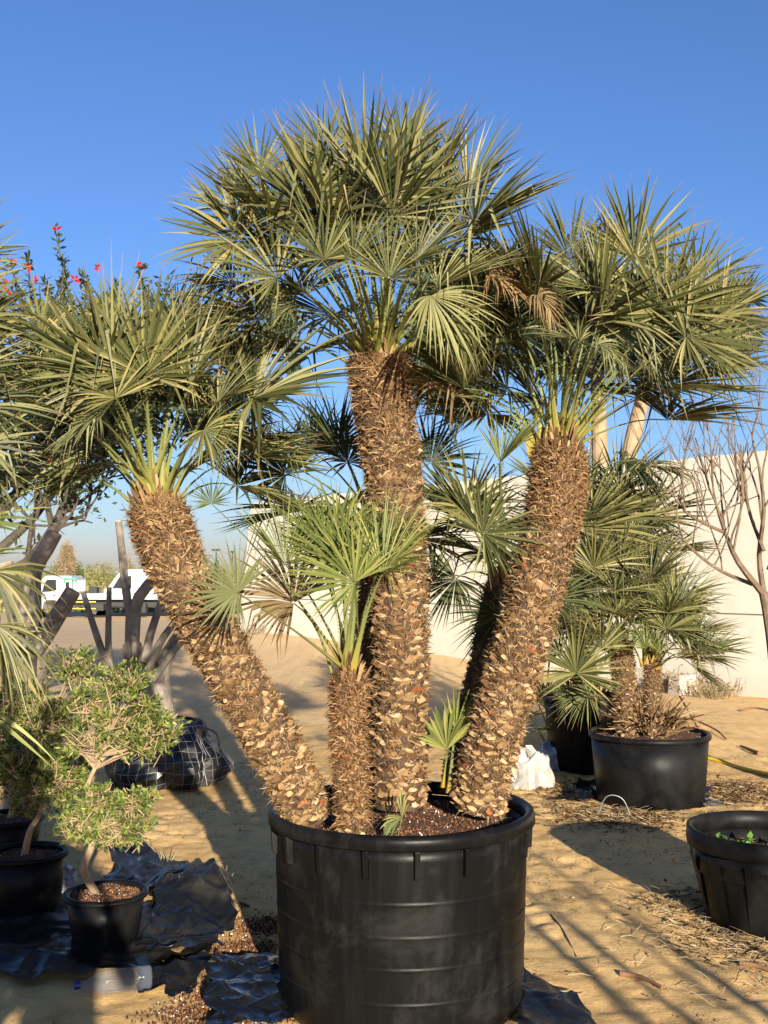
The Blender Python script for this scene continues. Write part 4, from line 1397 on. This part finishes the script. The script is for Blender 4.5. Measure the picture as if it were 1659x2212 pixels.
# ---------------------------------------------------------------- plastic sheeting and rubbish
def sheet(name, corners, label, cat, rng, mat='sheet', nx=90, ny=66, lift=.05, cr=3.0, humps=(), group=None, ragged=.16):
    "a crumpled film between four ground corners"
    A, B, D, E = [V(c) for c in corners]     # going round
    org = (A + B + D + E) / 4; org.z = gz(org.x, org.y)
    mb = MB(org)
    sd = rng.uniform(0, 50)
    for j in range(ny):
        for i in range(nx):
            s, t = i / (nx - 1), j / (ny - 1)
            e = ragged
            s2 = s + e * noise.noise(V((t * 4, sd, s * 1.5))) * (1 if s < .12 or s > .88 else .4)
            t2 = t + e * noise.noise(V((s * 4, sd + 9, t * 1.5))) * (1 if t < .12 or t > .88 else .4)
            p = (A * (1 - s2) + B * s2) * (1 - t2) + (E * (1 - s2) + D * s2) * t2
            q = V((p.x * cr, p.y * cr, sd))
            z = 0
            amp = 1
            for o in range(4):      # folds, drawn out along one direction
                ca, sa = math.cos(sd + o * 1.1), math.sin(sd + o * 1.1)
                fr_ = .42 * 1.8 ** o
                nn = noise.noise(V(((q.x * ca + q.y * sa) * fr_ * 1.5, (q.y * ca - q.x * sa) * fr_ * .5, sd + o * 7)))
                z += max(0, 1 - abs(nn) * 2.6) ** 1.3 * amp * .75; amp *= .5
            z = max(0, z) * lift
            for (hx, hy, hr, hh) in humps:
                z += hh * math.exp(-((p.x - hx) ** 2 + (p.y - hy) ** 2) / hr ** 2)
            p = p + V((noise.noise(q * 3) * .03, noise.noise(q * 3 + V((5, 5, 5))) * .03, 0))
            mb.vert((p.x, p.y, gz(p.x, p.y) + .006 + z))
    for j in range(ny - 1):
        for i in range(nx - 1):
            a = j * nx + i
            mb.face((a, a + 1, a + nx + 1, a + nx))
    o = mb.build(name, M[mat], smooth_=False)
    so = o.modifiers.new('thickness', 'SOLIDIFY'); so.thickness = .0012
    return tag(o, label, cat, group)

def rubbish():
    rng = random.Random(91)
    G_ = lambda u, v: GP(u, v)
    g = 'black plastic sheets on the sand'
    h1 = GP(440, 1975); h2 = GP(400, 2010)
    sheet('plastic_sheet', (G_(-60, 2140), G_(330, 2120), G_(390, 1960), G_(-40, 1960)), 'wide black plastic sheet spread under the bonsai pot at lower left', 'plastic sheet', rng, lift=.06, cr=2.6, group=g)
    sheet('plastic_sheet', (G_(300, 2085), G_(490, 2075), G_(505, 1960), G_(330, 1945)), 'crumpled raised heap of black plastic right of the bonsai pot', 'plastic sheet', rng, lift=.11, cr=3.6,
          humps=((h1.x, h1.y, .2, .13), (h2.x, h2.y - .1, .12, .06)), group=g)
    sheet('plastic_sheet', (G_(225, 1930), G_(470, 1955), G_(400, 1880), G_(255, 1800)), 'black plastic strip running back behind the bonsai olive', 'plastic sheet', rng, lift=.08, cr=3.0, group=g)
    sheet('plastic_sheet', (G_(300, 2150), G_(420, 2150), G_(470, 2060), G_(310, 2070)), 'glossy black plastic lying just right of the water bottle', 'plastic sheet', rng, 'bag_black', lift=.06, cr=4.5, group=g)
    sheet('plastic_sheet', (G_(440, 2240), G_(625, 2240), G_(600, 2070), G_(470, 2080)), 'glossy torn black bag at the left foot of the huge pot', 'plastic sheet', rng, 'bag_black', lift=.055, cr=5.0, group=g)
    sheet('plastic_sheet', (G_(1120, 2260), G_(1330, 2260), G_(1235, 2150), G_(1120, 2130)), 'black plastic scrap at the right foot of the huge pot', 'plastic sheet', rng, lift=.05, cr=4, group=g)
    sheet('plastic_sheet', (G_(-40, 1990), G_(120, 1990), G_(150, 1905), G_(-40, 1905)), 'dusty black plastic between the two front bonsai pots', 'plastic sheet', rng, lift=.05, cr=3.5, group=g)
    sheet('plastic_sheet', (G_(1210, 1735), G_(1310, 1722), G_(1310, 1690), G_(1235, 1700)), 'small shiny black plastic piece left of the wide pot', 'plastic sheet', rng, 'bag_black', lift=.05, cr=5, nx=36, ny=26, group=g)
    sheet('plastic_sheet', (G_(1420, 1757), G_(1560, 1742), G_(1530, 1712), G_(1440, 1738)), 'black plastic tucked under the right side of the wide pot', 'plastic sheet', rng, 'bag_black', lift=.05, cr=5, nx=36, ny=26, group=g)

    # water bottle
    a, b = GP(167, 2128, .05), GP(327, 2110, .05)
    d = (b - a).normalized()
    L = (b - a).length
    root = empty('water_bottle', (a + b) / 2 - V((0, 0, .05)), 'clear empty plastic water bottle lying on the sand', 'bottle')
    mb = MB(root.location)
    prof = [(0, .014), (.03, .014), (.045, .02), (.085, .042), (.11, .046)]
    x = .115
    while x < .2: prof += [(x, .046), (x + .006, .043)]; x += .013
    prof += [(.21, .046), (L * .85, .046), (L * .9, .044), (L * .97, .045), (L, .038)]
    mb.tube([a + d * s for s, r in prof], [r for s, r in prof], 20, 0)
    mb.build('bottle_wall', M['clear'], root, True)
    cp_ = MB(root.location)
    cp_.tube([a - d * .012, a + d * .012], [.0165, .0165], 14)
    cp_.build('cap', M['cap'], root)

    # white paper scrap and other litter things
    p = GP(130, 1922, .05)
    mb = MB(p)
    n = 14
    pts = []
    for j in range(n + 1):
        for i in range(n + 1):
            s, t = i / n - .5, j / n - .5
            r = .085 * (1 + .15 * noise.noise(V((s * 3, t * 3, 5))))
            k = max(abs(s), abs(t)); l = math.hypot(s, t) or 1
            q = p + V((s * 2 * r * k / l if l else 0, .03 * noise.noise(V((s * 6, t * 6, 1))) + t * .03, .05 + t * 2 * r * k / l))
            pts.append(mb.vert(q))
    for j in range(n):
        for i in range(n):
            a_ = j * (n + 1) + i
            mb.face((pts[a_], pts[a_ + 1], pts[a_ + n + 2], pts[a_ + n + 1]))
    o = mb.build('paper_scrap', M['paper'])
    o.modifiers.new('thickness', 'SOLIDIFY').thickness = .001
    tag(o, 'crumpled white paper scrap leaning beside the sunlit bonsai pot', 'scrap')

    # pale film bags behind the pot
    def bag(c, rx, ry, h, mat, label, seed):
        mb = MB(c)
        n, k_ = 16, 32
        rings = []
        for j in range(n):
            t = j / (n - 1)
            ring = []
            for k in range(k_):
                al = 2 * PI * k / k_
                w = 1 + .35 * noise.noise(V((math.cos(al) * 1.6 + seed, math.sin(al) * 1.6, t * 2))) + .1 * noise.noise(V((math.cos(al) * 6 + seed, math.sin(al) * 6, t * 7)))
                rr = math.cos(t * PI / 2) ** .4 + .001
                ring.append(mb.vert((c[0] + math.cos(al) * rx * rr * w, c[1] + math.sin(al) * ry * rr * w, c[2] + h * math.sin(t * PI / 2) * (1 + .3 * noise.noise(V((al * 2, t * 4, seed)))))))
            rings.append(ring)
        for a_, b_ in zip(rings, rings[1:]):
            for k in range(k_): mb.face((a_[k], a_[(k + 1) % k_], b_[(k + 1) % k_], b_[k]))
        tag(mb.build('plastic_bag', M[mat], smooth_=False), label, 'bag')
    bag(grounded(PT(1136, 1690, 8.6)), .21, .16, .27, 'bag_white', 'creamy white crumpled plastic bag right behind the huge pot', 1)
    bag(grounded(PT(1200, 1650, 9.2)), .19, .14, .2, 'bag_grey', 'bluish grey crumpled plastic bag beyond the white one', 2)

    # hose, sticks
    hs = MB((0, 0, 0))
    W = curve([grounded(GP(1480, 1640)), grounded(GP(1540, 1652)), grounded(GP(1610, 1668)), grounded(GP(1700, 1690)), grounded(GP(1850, 1700))], 24)
    hs.tube([p + V((0, 0, .014)) for p in W], .0155, 8)
    tag(hs.build('hose', M['hose'], smooth_=True), 'yellow garden hose lying on the sand right of the wide pot', 'hose')
    def stick(pts, r, label, mat='dead_wood', name='stick', group='dry sticks on the sand'):
        mb = MB(pts[0])
        Wp = curve(pts, 10)
        mb.tube([p + V((0, 0, r * .8)) for p in Wp], [r * (1 - .5 * i / 10) for i in range(11)], 6)
        tag(mb.build(name, M[mat]), label, 'stick', group)
    g2 = lambda u, v, z=0.0: grounded(GP(u, v)) + V((0, 0, z))
    stick([g2(395, 1905), g2(440, 1925), g2(490, 1945), g2(538, 1962)], .013, 'dark grey stick beside the crumpled plastic heap', 'bark_dark')
    stick([g2(1440, 1590, .0), g2(1490, 1585, .04), g2(1545, 1600, .03), g2(1570, 1615)], .014, 'curved reddish brown stick behind the wide pot')
    stick([g2(1470, 1560, .18), g2(1495, 1585, .06), g2(1510, 1600, .0)], .016, 'reddish branch propped behind the rim of the wide pot')
    stick([g2(1190, 1980), g2(1215, 2010), g2(1245, 2060)], .004, 'thin dark twig right of the huge pot', 'bark_dark')
    stick([g2(1340, 2105), g2(1390, 2115), g2(1430, 2135)], .012, 'short orange brown stick in the right foreground')
    stick([g2(1600, 2085), g2(1640, 2095), g2(1680, 2110)], .014, 'orange brown stick at the right edge below the ribbed pot')
    stick([g2(1600, 1540), g2(1630, 1535), g2(1670, 1540)], .016, 'brown stick on the far sand at the right edge')
    stick([g2(1640, 1640), g2(1600, 1625)], .02, 'broken bark piece near the yellow hose')
    wr = MB(grounded(PT(1330, 1740, 7.4)))
    c = grounded(PT(1330, 1740, 7.4))
    wr.tube(curve([c + V((-.12, 0, .02)), c + V((-.06, 0, .14)), c + V((.04, -.02, .13)), c + V((.1, -.03, .0))], 14), .0032, 6)
    tag(wr.build('drip_tube', M['wire']), 'thin pale drip tube arching at the foot of the wide pot', 'tube')
rubbish()

# ---------------------------------------------------------------- litter on the ground
def litter():
    rng = random.Random(101)
    def flake(mb, x, y, l, w):
        a = rng.random() * 2 * PI
        z = gz(x, y) + .003
        d = V((math.cos(a), math.sin(a), rng.uniform(-.1, .35))); s = V((-math.sin(a), math.cos(a), rng.uniform(-.3, .3)))
        p = V((x, y, z))
        mb.quad(p - s * w, p + d * l * .5 - s * w * 1.2 + V((0, 0, .004)), p + d * l, p + d * l * .45 + s * w)
    mb = MB()
    for k in range(14000):
        x, y = rng.uniform(-2.2, 3.6), 3.7 + 6 * rng.random() ** 1.4
        if noise.noise(V((x * 1.3, y * 1.3, 9))) + .35 * noise.noise(V((x * 6, y * 6, 9))) < .02: continue
        flake(mb, x, y, rng.uniform(.006, .024), rng.uniform(.0015, .005))
    # heaps of dry palm waste round the wide pot, at the foot of the right pots
    for (u, v, ru, n) in ((1250, 1710, .32, 900), (1300, 1765, .34, 1000), (1380, 1775, .25, 500), (1590, 1715, .36, 1500), (1545, 1960, .3, 450), (1600, 2030, .3, 400), (1230, 1660, .3, 500)):
        c = GP(u, v)
        for k in range(n):
            x, y = rng.gauss(c.x, ru * .6), rng.gauss(c.y, ru * .6)
            flake(mb, x, y, rng.uniform(.02, .09), rng.uniform(.002, .008))
    tag(mb.build('leaf_litter', M['litter']), kind='stuff')
    st = MB()
    for (u, v, ru, n) in ((1500, 1960, .3, 90), (1560, 2010, .35, 150), (1640, 2060, .35, 90), (1200, 1900, .8, 24), (1400, 2100, .7, 40), (1340, 1765, .3, 70), (560, 1880, .4, 14)):
        c = GP(u, v)
        for k in range(n):
            x, y = rng.gauss(c.x, ru * .6), rng.gauss(c.y, ru * .6)
            a = rng.random() * 2 * PI; l = rng.uniform(.04, .16)
            p = V((x, y, gz(x, y) + .006)); d = V((math.cos(a), math.sin(a), rng.uniform(0, .35)))
            st.tube([p, p + d * l * .5 + V((0, 0, .01)), p + d * l], [.0012, .0012, .0006], 3, caps=False)
    tag(st.build('straw', M['straw']), kind='stuff')
    so = MB()
    for (u, v, ru, n) in ((570, 2000, .1, 1100), (530, 2050, .13, 1500), (490, 2150, .13, 1300), (400, 2200, .13, 500), (540, 2180, .18, 1800), (150, 1960, .12, 300)):
        c = GP(u, v)
        for k in range(n):
            x, y = rng.gauss(c.x, ru * .62), rng.gauss(c.y, ru * .62)
            grain(so, (x, y, gz(x, y) + rng.random() * .012), rng.uniform(.002, .0065), rng)
    tag(so.build('potting_soil', M['grain']), kind='stuff')
litter()

def weeds():
    rng = random.Random(111)
    def weed(p, n, h, w, label, mat, cat='weed'):
        root = empty('weed', p, label, cat, 'weeds and dry plants on the sand')
        mb = MB(p)
        for k in range(n):
            a = rng.random() * 2 * PI; r = w * math.sqrt(rng.random()) * .7
            b = p + V((math.cos(a) * r, math.sin(a) * r * .6, -.01)); b.z = gz(b.x, b.y)
            d = V((math.cos(a) * .5, math.sin(a) * .5, 1)).normalized()
            l = h * rng.uniform(.4, 1)
            q = [b, b + d * l * .5 + rdir(rng) * .03 * h, b + d * l + rdir(rng) * .15 * h]
            mb.tube(q, [.0035, .003, .0015], 4, 0, caps=False)
            for j in range(5):
                t = rng.uniform(.3, 1)
                leafquad(mb, q[0].lerp(q[2], t), rdir(rng, .3), rdir(rng), rng.uniform(.08, .2) * h, rng.uniform(.012, .03) * h, 1)
        mb.build('stems', [M['twig'], M[mat]], root)
    def W(u, off=.25):
        "point at the foot of the wall"
        x = (u - 829.5) / 2.16 / FPX
        # ray x = x*y hits the wall line
        t = (x * WALL_A.y - WALL_A.x) / (WD.x - x * WD.y)
        p = WALL_A + WD * t
        n = V((WD.y, -WD.x))
        if n.y > 0: n = -n
        p = p + n * off
        return V((p.x, p.y, gz(p.x, p.y)))
    weed(W(1500), 60, .42, .5, 'dry twiggy bush at the wall foot beside the concrete block', 'scrub_dry')
    weed(W(1560), 70, .3, .55, 'reddish dry plant by the wall right of the concrete block', 'scrub_dry')
    weed(W(1590, .5), 60, .22, .3, 'small green bush by the wall near the bare tree', 'scrub_green')
    weed(W(1450), 40, .36, .3, 'grey dry bush at the wall foot left of the concrete block', 'scrub_dry')
    weed(W(572), 40, .26, .3, 'low green weed by the far end of the wall', 'scrub_green')
    weed(W(620), 20, .14, .3, 'dark dry tuft at the wall foot near its far end', 'scrub_dry')
    weed(grounded(GP(362, 1868)), 7, .11, .05, 'tiny green sprout on the sand behind the plastic strip', 'weed')
    weed(grounded(GP(478, 1925)), 14, .15, .06, 'tuft of thin dry stems between the plastic heap and the huge pot', 'scrub_dry')
    weed(grounded(GP(150, 1470)), 60, .3, .6, 'sparse grey-green weed on the sand left of the pruned stems', 'scrub_green')
    p = W(1503, .35)
    b = MB(p)
    b.box(p + V((0, 0, .12)), .34, .25, .3, Matrix.Rotation(.5, 3, 'Z'), taper=.88)
    tag(b.build('concrete_block', M['concrete'], bevel=.02), 'pale broken concrete block at the foot of the wall', 'block')
weeds()

# ---------------------------------------------------------------- the lorry, the van and the far country
def wheel(c, r, w, root):
    t = MB(c)
    t.tube([c + V((0, -w / 2, 0)), c + V((0, -w / 2 + .04, 0)), c + V((0, w / 2 - .04, 0)), c + V((0, w / 2, 0))], [r * .93, r, r, r * .93], 28)
    o = t.build('wheel', M['tyre'], root)
    rm = MB(c)
    rm.tube([c + V((0, -w / 2 - .012, 0)), c + V((0, -w / 2 + .03, 0))], [r * .6, r * .62], 24)
    rm.tube([c + V((0, -w / 2 - .05, 0)), c + V((0, -w / 2 - .005, 0))], [r * .2, r * .24], 14)
    rm.build('rim', M['steel'], o)

def lorry():
    Y = 55.0
    z0 = gz(-14, 55)
    x0 = PT(85, 1333, Y).x
    loc = V((x0, Y, z0))
    root = empty('flatbed_truck', loc, 'white flatbed truck with green stripes parked beyond the left trunk', 'truck')
    def X(x, y, z): return loc + V((x, y, z))
    w = 1.0
    mb = MB(loc)
    # cab outline in side view
    poly = [(0, .45), (0, .75), (.1, 1.05), (.32, 1.75), (.5, 2.05), (.65, 2.12), (1.85, 2.12), (1.9, 2.0), (1.9, .55), (1.75, .5), (1.37, .52), (1.3, .78), (1.05, .9), (.75, .9), (.51, .78), (.45, .45)]
    mb.prism([(x + loc.x, z + loc.z) for x, z in poly], Y - w, Y + w)
    mb.build('cab', M['white'], root, bevel=.03)
    def panel(name, poly, mat, y=-w - .012, th=.01, parent=root):
        p = MB(loc)
        p.prism([(x + loc.x, z + loc.z) for x, z in poly], Y + y, Y + y + th)
        return p.build(name, M[mat], parent)
    panel('window', [(.42, 1.3), (.55, 1.75), (.68, 1.92), (1.12, 1.92), (1.15, 1.4), (.9, 1.33)], 'glass_dark')
    panel('windscreen', [(.2, 1.28), (.36, 1.8), (.42, 1.8), (.26, 1.28)], 'glass_dark')
    panel('door_handle', [(.98, 1.12), (1.12, 1.12), (1.12, 1.17), (.98, 1.17)], 'chassis', -w - .03, .02)
    panel('mirror', [(.2, 1.5), (.32, 1.5), (.32, 1.8), (.2, 1.8)], 'chassis', -w - .22, .08)
    # green swooping lettering and bands on the cab side
    for p in ([(1.5, .7), (1.6, .7), (1.75, 1.3), (1.9, 1.35), (1.9, 1.45), (1.68, 1.4)], [(1.52, 2.0), (2.15, 1.98), (2.15, 1.9), (1.6, 1.9), (1.58, 1.75), (1.5, 1.75)],
              [(1.3, .95), (1.5, .85), (1.5, .95), (1.4, 1.05)]):
        panel('green_marking', p, 'green', -w - .011, .008)
    panel('rear_window', [(1.6, 1.55), (1.78, 1.55), (1.78, 1.8), (1.6, 1.8)], 'glass_dark', -w - .012)
    ch = MB(loc)
    ch.box(X(4.2, 0, .72), 5.6, 1.0, .3)
    ch.box(X(3.0, -.75, .55), 1.0, .5, .35); ch.box(X(5.2, -.7, .5), .8, .5, .45)
    ch.build('chassis', M['chassis'], root)
    bed = MB(loc)
    bed.box(X(4.6, 0, 1.08), 5.4, 2.1, .3)
    bed.build('bed', M['white'], root, bevel=.02)
    hb = MB(loc)
    for k in range(9): hb.box(X(2.02, -.95 + k * .24, 1.6), .05, .05, .75)
    hb.box(X(2.02, 0, 1.97), .06, 2.0, .07); hb.box(X(2.02, 0, 1.3), .06, 2.0, .06)
    hb.build('headboard', M['white'], root)
    panel('tank', [(2.7, 1.26), (3.1, 1.26), (3.1, 1.55), (2.7, 1.55)], 'chassis', -.8, .5)
    ld = MB(loc)
    ld.box(X(4.4, 0, 1.36), 1.9, 1.6, .24)
    ld.build('load', M['white'], root, bevel=.06)
    for z in (.82, .48):
        g = MB(loc); g.box(X(2.55, -w - .02, z), 1.15, .03, .05); g.build('side_guard', M['yellow'], root)
    for x in (.9, 3.2):
        for y in (-.85, .85): wheel(X(x, y, .37), .37, .24, root)
    rr = MB(loc)
    rr.box(X(7.2, 0, .75), .7, 2.0, .55, taper=.8)
    rr.build('tail_ramp', M['white'], root)
    panel('tail_marking', [(7.0, .7), (7.25, .7), (7.4, 1.0), (7.2, 1.0)], 'yellow', -w - .06, .01)
    # white van behind
    l2 = V((x0 + 2.3, 58.5, gz(-10, 58.5)))
    r2 = empty('white_van', l2, 'white van parked behind the flatbed truck', 'van')
    b = MB(l2)
    pol = [(0, .4), (0, 1.1), (.35, 1.3), (.95, 2.15), (1.3, 2.45), (5.0, 2.5), (5.1, 2.3), (5.1, .4)]
    b.prism([(x + l2.x, z + l2.z) for x, z in pol], l2.y - .95, l2.y + .95)
    b.build('van_shell', M['white'], r2, bevel=.08)
    p = MB(l2)
    p.prism([(x + l2.x, z + l2.z) for x, z in [(.75, 1.45), (1.15, 2.1), (1.75, 2.1), (1.75, 1.45)]], l2.y - .965, l2.y - .955)
    p.build('window', M['glass_dark'], r2)
    for x in (.95, 4.1):
        wheel(l2 + V((x, -.85, .34)), .34, .22, r2)
lorry()

def far_country():
    rng = random.Random(121)
    def bush(u, vtop, Y, wpx, mat, label, name, cat, n, dry=False):
        base = PT(u, 1240, Y); base.z = gz(base.x, Y)
        top = PT(u, vtop, Y).z
        h = top - base.z
        w = wpx / 2.16 / FPX * Y / 2
        root = empty(name, base, label, cat, 'bushes and trees on the skyline')
        tk = MB(base)
        tk.tube([base, base + V((0, 0, h * .4)), base + V((.03 * h, 0, h * .8))], [h * .035, h * .03, h * .015], 6)
        tk.build('trunk', M['bark_grey'], root)
        cr = MB(base)
        lobes = [(V((rng.uniform(-.6, .6) * w, rng.uniform(-.5, .5) * w, h * rng.uniform(.3, .82))), rng.uniform(.3, .55)) for _ in range(9)]
        for k in range(int(n * 1.8)):
            c, r = rng.choice(lobes)
            d = rdir(rng) * (rng.random() ** .4)
            p = base + c + V((d.x * w * r, d.y * w * r, d.z * h * r * .55))
            if p.z < base.z: continue
            l = rng.uniform(.018, .038) * max(h, 2)
            leafquad(cr, p, rdir(rng, .3), rdir(rng), l * (1.6 if dry else 1), l * (.14 if dry else .3))
        cr.build('crown', M[mat], root)
    bush(140, 1163, 70, 55, 'scrub_dry', 'tall dry brown tree on the skyline above the truck cab', 'dry_tree', 'tree', 3000, True)
    bush(165, 1200, 75, 46, 'scrub_green', 'dark green rounded bush on the skyline behind the truck', 'bush', 'bush', 2400)
    bush(118, 1215, 72, 40, 'scrub_green', 'small dark green bush under the dry brown tree', 'bush', 'bush', 1500)
    bush(228, 1212, 110, 60, 'scrub', 'yellow-green bush on the skyline left of the thin cut stem', 'bush', 'bush', 1600)
    bush(195, 1216, 120, 50, 'scrub', 'pale bush between the dark round bush and the yellow one', 'bush', 'bush', 1200)
    bush(285, 1210, 105, 60, 'scrub', 'yellow bush on the skyline beside the left trunk', 'bush', 'bush', 1600)
    bush(275, 1185, 90, 26, 'scrub_dry', 'thin dry bush rising beside the left trunk above the van', 'bush', 'bush', 900, True)
    bush(330, 1212, 120, 70, 'scrub_green', 'green bush behind the left trunk', 'bush', 'bush', 1400)
    bush(420, 1215, 130, 80, 'scrub', 'olive bush on the skyline right of the left trunk', 'bush', 'bush', 1400)
    bush(478, 1200, 80, 36, 'scrub_green', 'grey-green tree by the far end of the wall', 'bush', 'bush', 1600)
    bush(507, 1212, 70, 40, 'scrub_dry', 'dry brown bush against the far end of the wall', 'bush', 'bush', 1400)
    bush(40, 1205, 80, 80, 'scrub', 'broad olive bush at the left edge of the skyline', 'bush', 'bush', 1800)
    bush(-40, 1195, 85, 90, 'scrub_green', 'dark bush past the left edge of the skyline', 'bush', 'bush', 1200)
    # the continuous scrub of the plain
    sc = MB()
    for k in range(30000):
        Y = 62 + 240 * rng.random() ** 1.6
        x = rng.uniform(-.52, .1) * Y
        h = (1.4 + 2.3 * max(0, noise.noise(V((x * .05, Y * .05, 3))) + .25)) * smooth(60, 75, Y)
        p = V((x, Y, gz(x, Y) + rng.random() * h))
        l = rng.uniform(.1, .28) * (1 + Y / 140)
        leafquad(sc, p, rdir(rng, .4), rdir(rng), l, l * .28, 0 if noise.noise(V((x * .09, Y * .03, 7))) > -.05 else 1)
    tag(sc.build('scrub', [M['scrub'], M['scrub_green']]), kind='stuff')
    for (u, vt, Y, lab) in ((467, 1188, 140, 'far street lamp with a flat head on the skyline near the wall end'), (502, 1192, 150, 'thin far pole beside the wall end')):
        b = PT(u, 1240, Y); b.z = gz(b.x, Y)
        t = PT(u, vt, Y)
        root = empty('lamp_post', b, lab, 'pole')
        mb = MB(b); mb.tube([b, t], [.1, .07], 8); mb.build('pole', M['chassis'], root)
        hd = MB(b); hd.box(t, 1.1 if vt < 1190 else .5, .5, .25); hd.build('lamp_head', M['chassis'], root)
far_country()

# ---------------------------------------------------------------- behind the camera: who and what casts the front shadows
def photographer():
    base = grounded(V((-.08, -.42, 0)))
    root = empty('person', base, 'person in dark clothes standing and taking the photo, arms raised', 'person')
    def skin(name, verts, edges, mat, parent, sub=2):
        me = bpy.data.meshes.new(name)
        me.from_pydata([v[0] for v in verts], edges, [])
        me.materials.append(M[mat])
        o = bpy.data.objects.new(name, me); C.objects.link(o); o.parent = parent
        sk = o.modifiers.new('skin', 'SKIN'); sk.use_smooth_shade = True
        for i, v in enumerate(verts):
            r = v[1]
            me.skin_vertices[0].data[i].radius = (r, r) if not isinstance(r, tuple) else r
        me.skin_vertices[0].data[0].use_root = True
        o.modifiers.new('sub', 'SUBSURF').levels = sub; o.modifiers['sub'].render_levels = sub
        return o
    Vv = [((0, 0, .95), (.16, .12)), ((0, 0, 1.15), (.15, .11)), ((0, 0, 1.35), (.19, .12)), ((0, .0, 1.46), (.12, .09)), ((0, .01, 1.53), .058), ((0, .03, 1.62), (.075, .085)), ((0, .03, 1.71), (.07, .08)),
          ((.1, 0, .88), .1), ((.11, .01, .5), .065), ((.12, -.02, .09), .045), ((.13, .12, .04), .04),
          ((-.1, 0, .88), .1), ((-.11, .01, .5), .065), ((-.12, -.02, .09), .045), ((-.13, .12, .04), .04),
          ((.21, 0, 1.41), .062), ((.25, .1, 1.22), .045), ((.12, .27, 1.42), .036), ((.09, .31, 1.5), .03),
          ((-.21, 0, 1.41), .062), ((-.25, .1, 1.22), .045), ((-.12, .27, 1.42), .036), ((-.09, .31, 1.5), .03)]
    E = [(0, 1), (1, 2), (2, 3), (3, 4), (4, 5), (5, 6), (0, 7), (7, 8), (8, 9), (9, 10), (0, 11), (11, 12), (12, 13), (13, 14), (2, 15), (15, 16), (16, 17), (17, 18), (2, 19), (19, 20), (20, 21), (21, 22)]
    body = skin('body', Vv, E, 'cloth', root)
    for s in (1, -1):
        for k in range(5):
            a = V((s * (.092 - .004 * k), .315, 1.495 + .014 * k))
            m = a + V((-s * (.022 if k < 4 else .01), .022, .006)); e = m + V((-s * .03, .008 if k < 4 else -.02, .004))
            skin('finger', [(tuple(a), .009), (tuple(m), .0085), (tuple(e), .0075)], [(0, 1), (1, 2)], 'skin', body, 1)
    hr = MB((0, 0, 0))
    hr.lathe([(.001, .13), (.05, .12), (.085, .08), (.098, .02), (.09, -.04), (.075, -.06)], (0, .015, 1.68), 24)
    hr.build('hair', M['hair'], body, True)
    b = V((-.08, -.1, 1.58)) + V((0, 0, gz(0, 0)))
    ph = MB(b); ph.box(b, .15, .009, .072)
    p = ph.build('phone', M['chassis'], bevel=.003)
    tag(p, 'dark phone held up in both hands of the photographer', 'phone')
photographer()

def rear_shrub():
    rng = random.Random(131)
    base = grounded(V((3.0, -1.3, 0)))
    root = empty('cane_shrub', base, 'clump of tall straight canes standing behind the camera to the right', 'shrub')
    for k in range(22):
        st = MB(base)
        b = base + V((-1.25 + .135 * k + rng.uniform(-.05, .05), rng.uniform(-.5, .5), -.02))
        h = rng.uniform(1.7, 2.6)
        t = b + V((rng.uniform(-.2, .2), rng.uniform(-.1, .1), h))
        st.tube([b, b.lerp(t, .5) + rdir(rng) * .04, t], [.021, .019, .01], 6, 0)
        for j in range(7):
            p = b.lerp(t, rng.uniform(.6, 1))
            leafquad(st, p, rdir(rng, .5), rdir(rng), rng.uniform(.1, .22), rng.uniform(.008, .014), 1)
        st.build('cane', [M['bark_tan'], M['leaf_dull']], root)
rear_shrub()

def shade_shrub():
    rng = random.Random(137)
    base = grounded(V((-.9, 1.4, 0)))  # unseen shrub, added only to keep the sun off the far-left pots
    root = empty('added_shrub', base, 'dense leafy shrub added unseen past the left edge to shade the far-left pots', 'shrub')
    st = MB(base); lf = MB(base)
    for k in range(9):
        t = base + V((rng.uniform(-.2, .2), rng.uniform(-.2, .2), rng.uniform(1.3, 1.8)))
        st.tube([base, base.lerp(t, .5) + rdir(rng) * .05, t], [.02, .014, .006], 6)
    for k in range(5200):
        d = rdir(rng) * rng.random() ** .4
        leafquad(lf, base + V((d.x * .3, d.y * .34, 1.2 + d.z * .75)), rdir(rng, .3), rdir(rng), rng.uniform(.05, .09), rng.uniform(.012, .02))
    st.build('stems', M['bark_tan'], root)
    lf.build('crown', M['tree_leaf'], root)
shade_shrub()
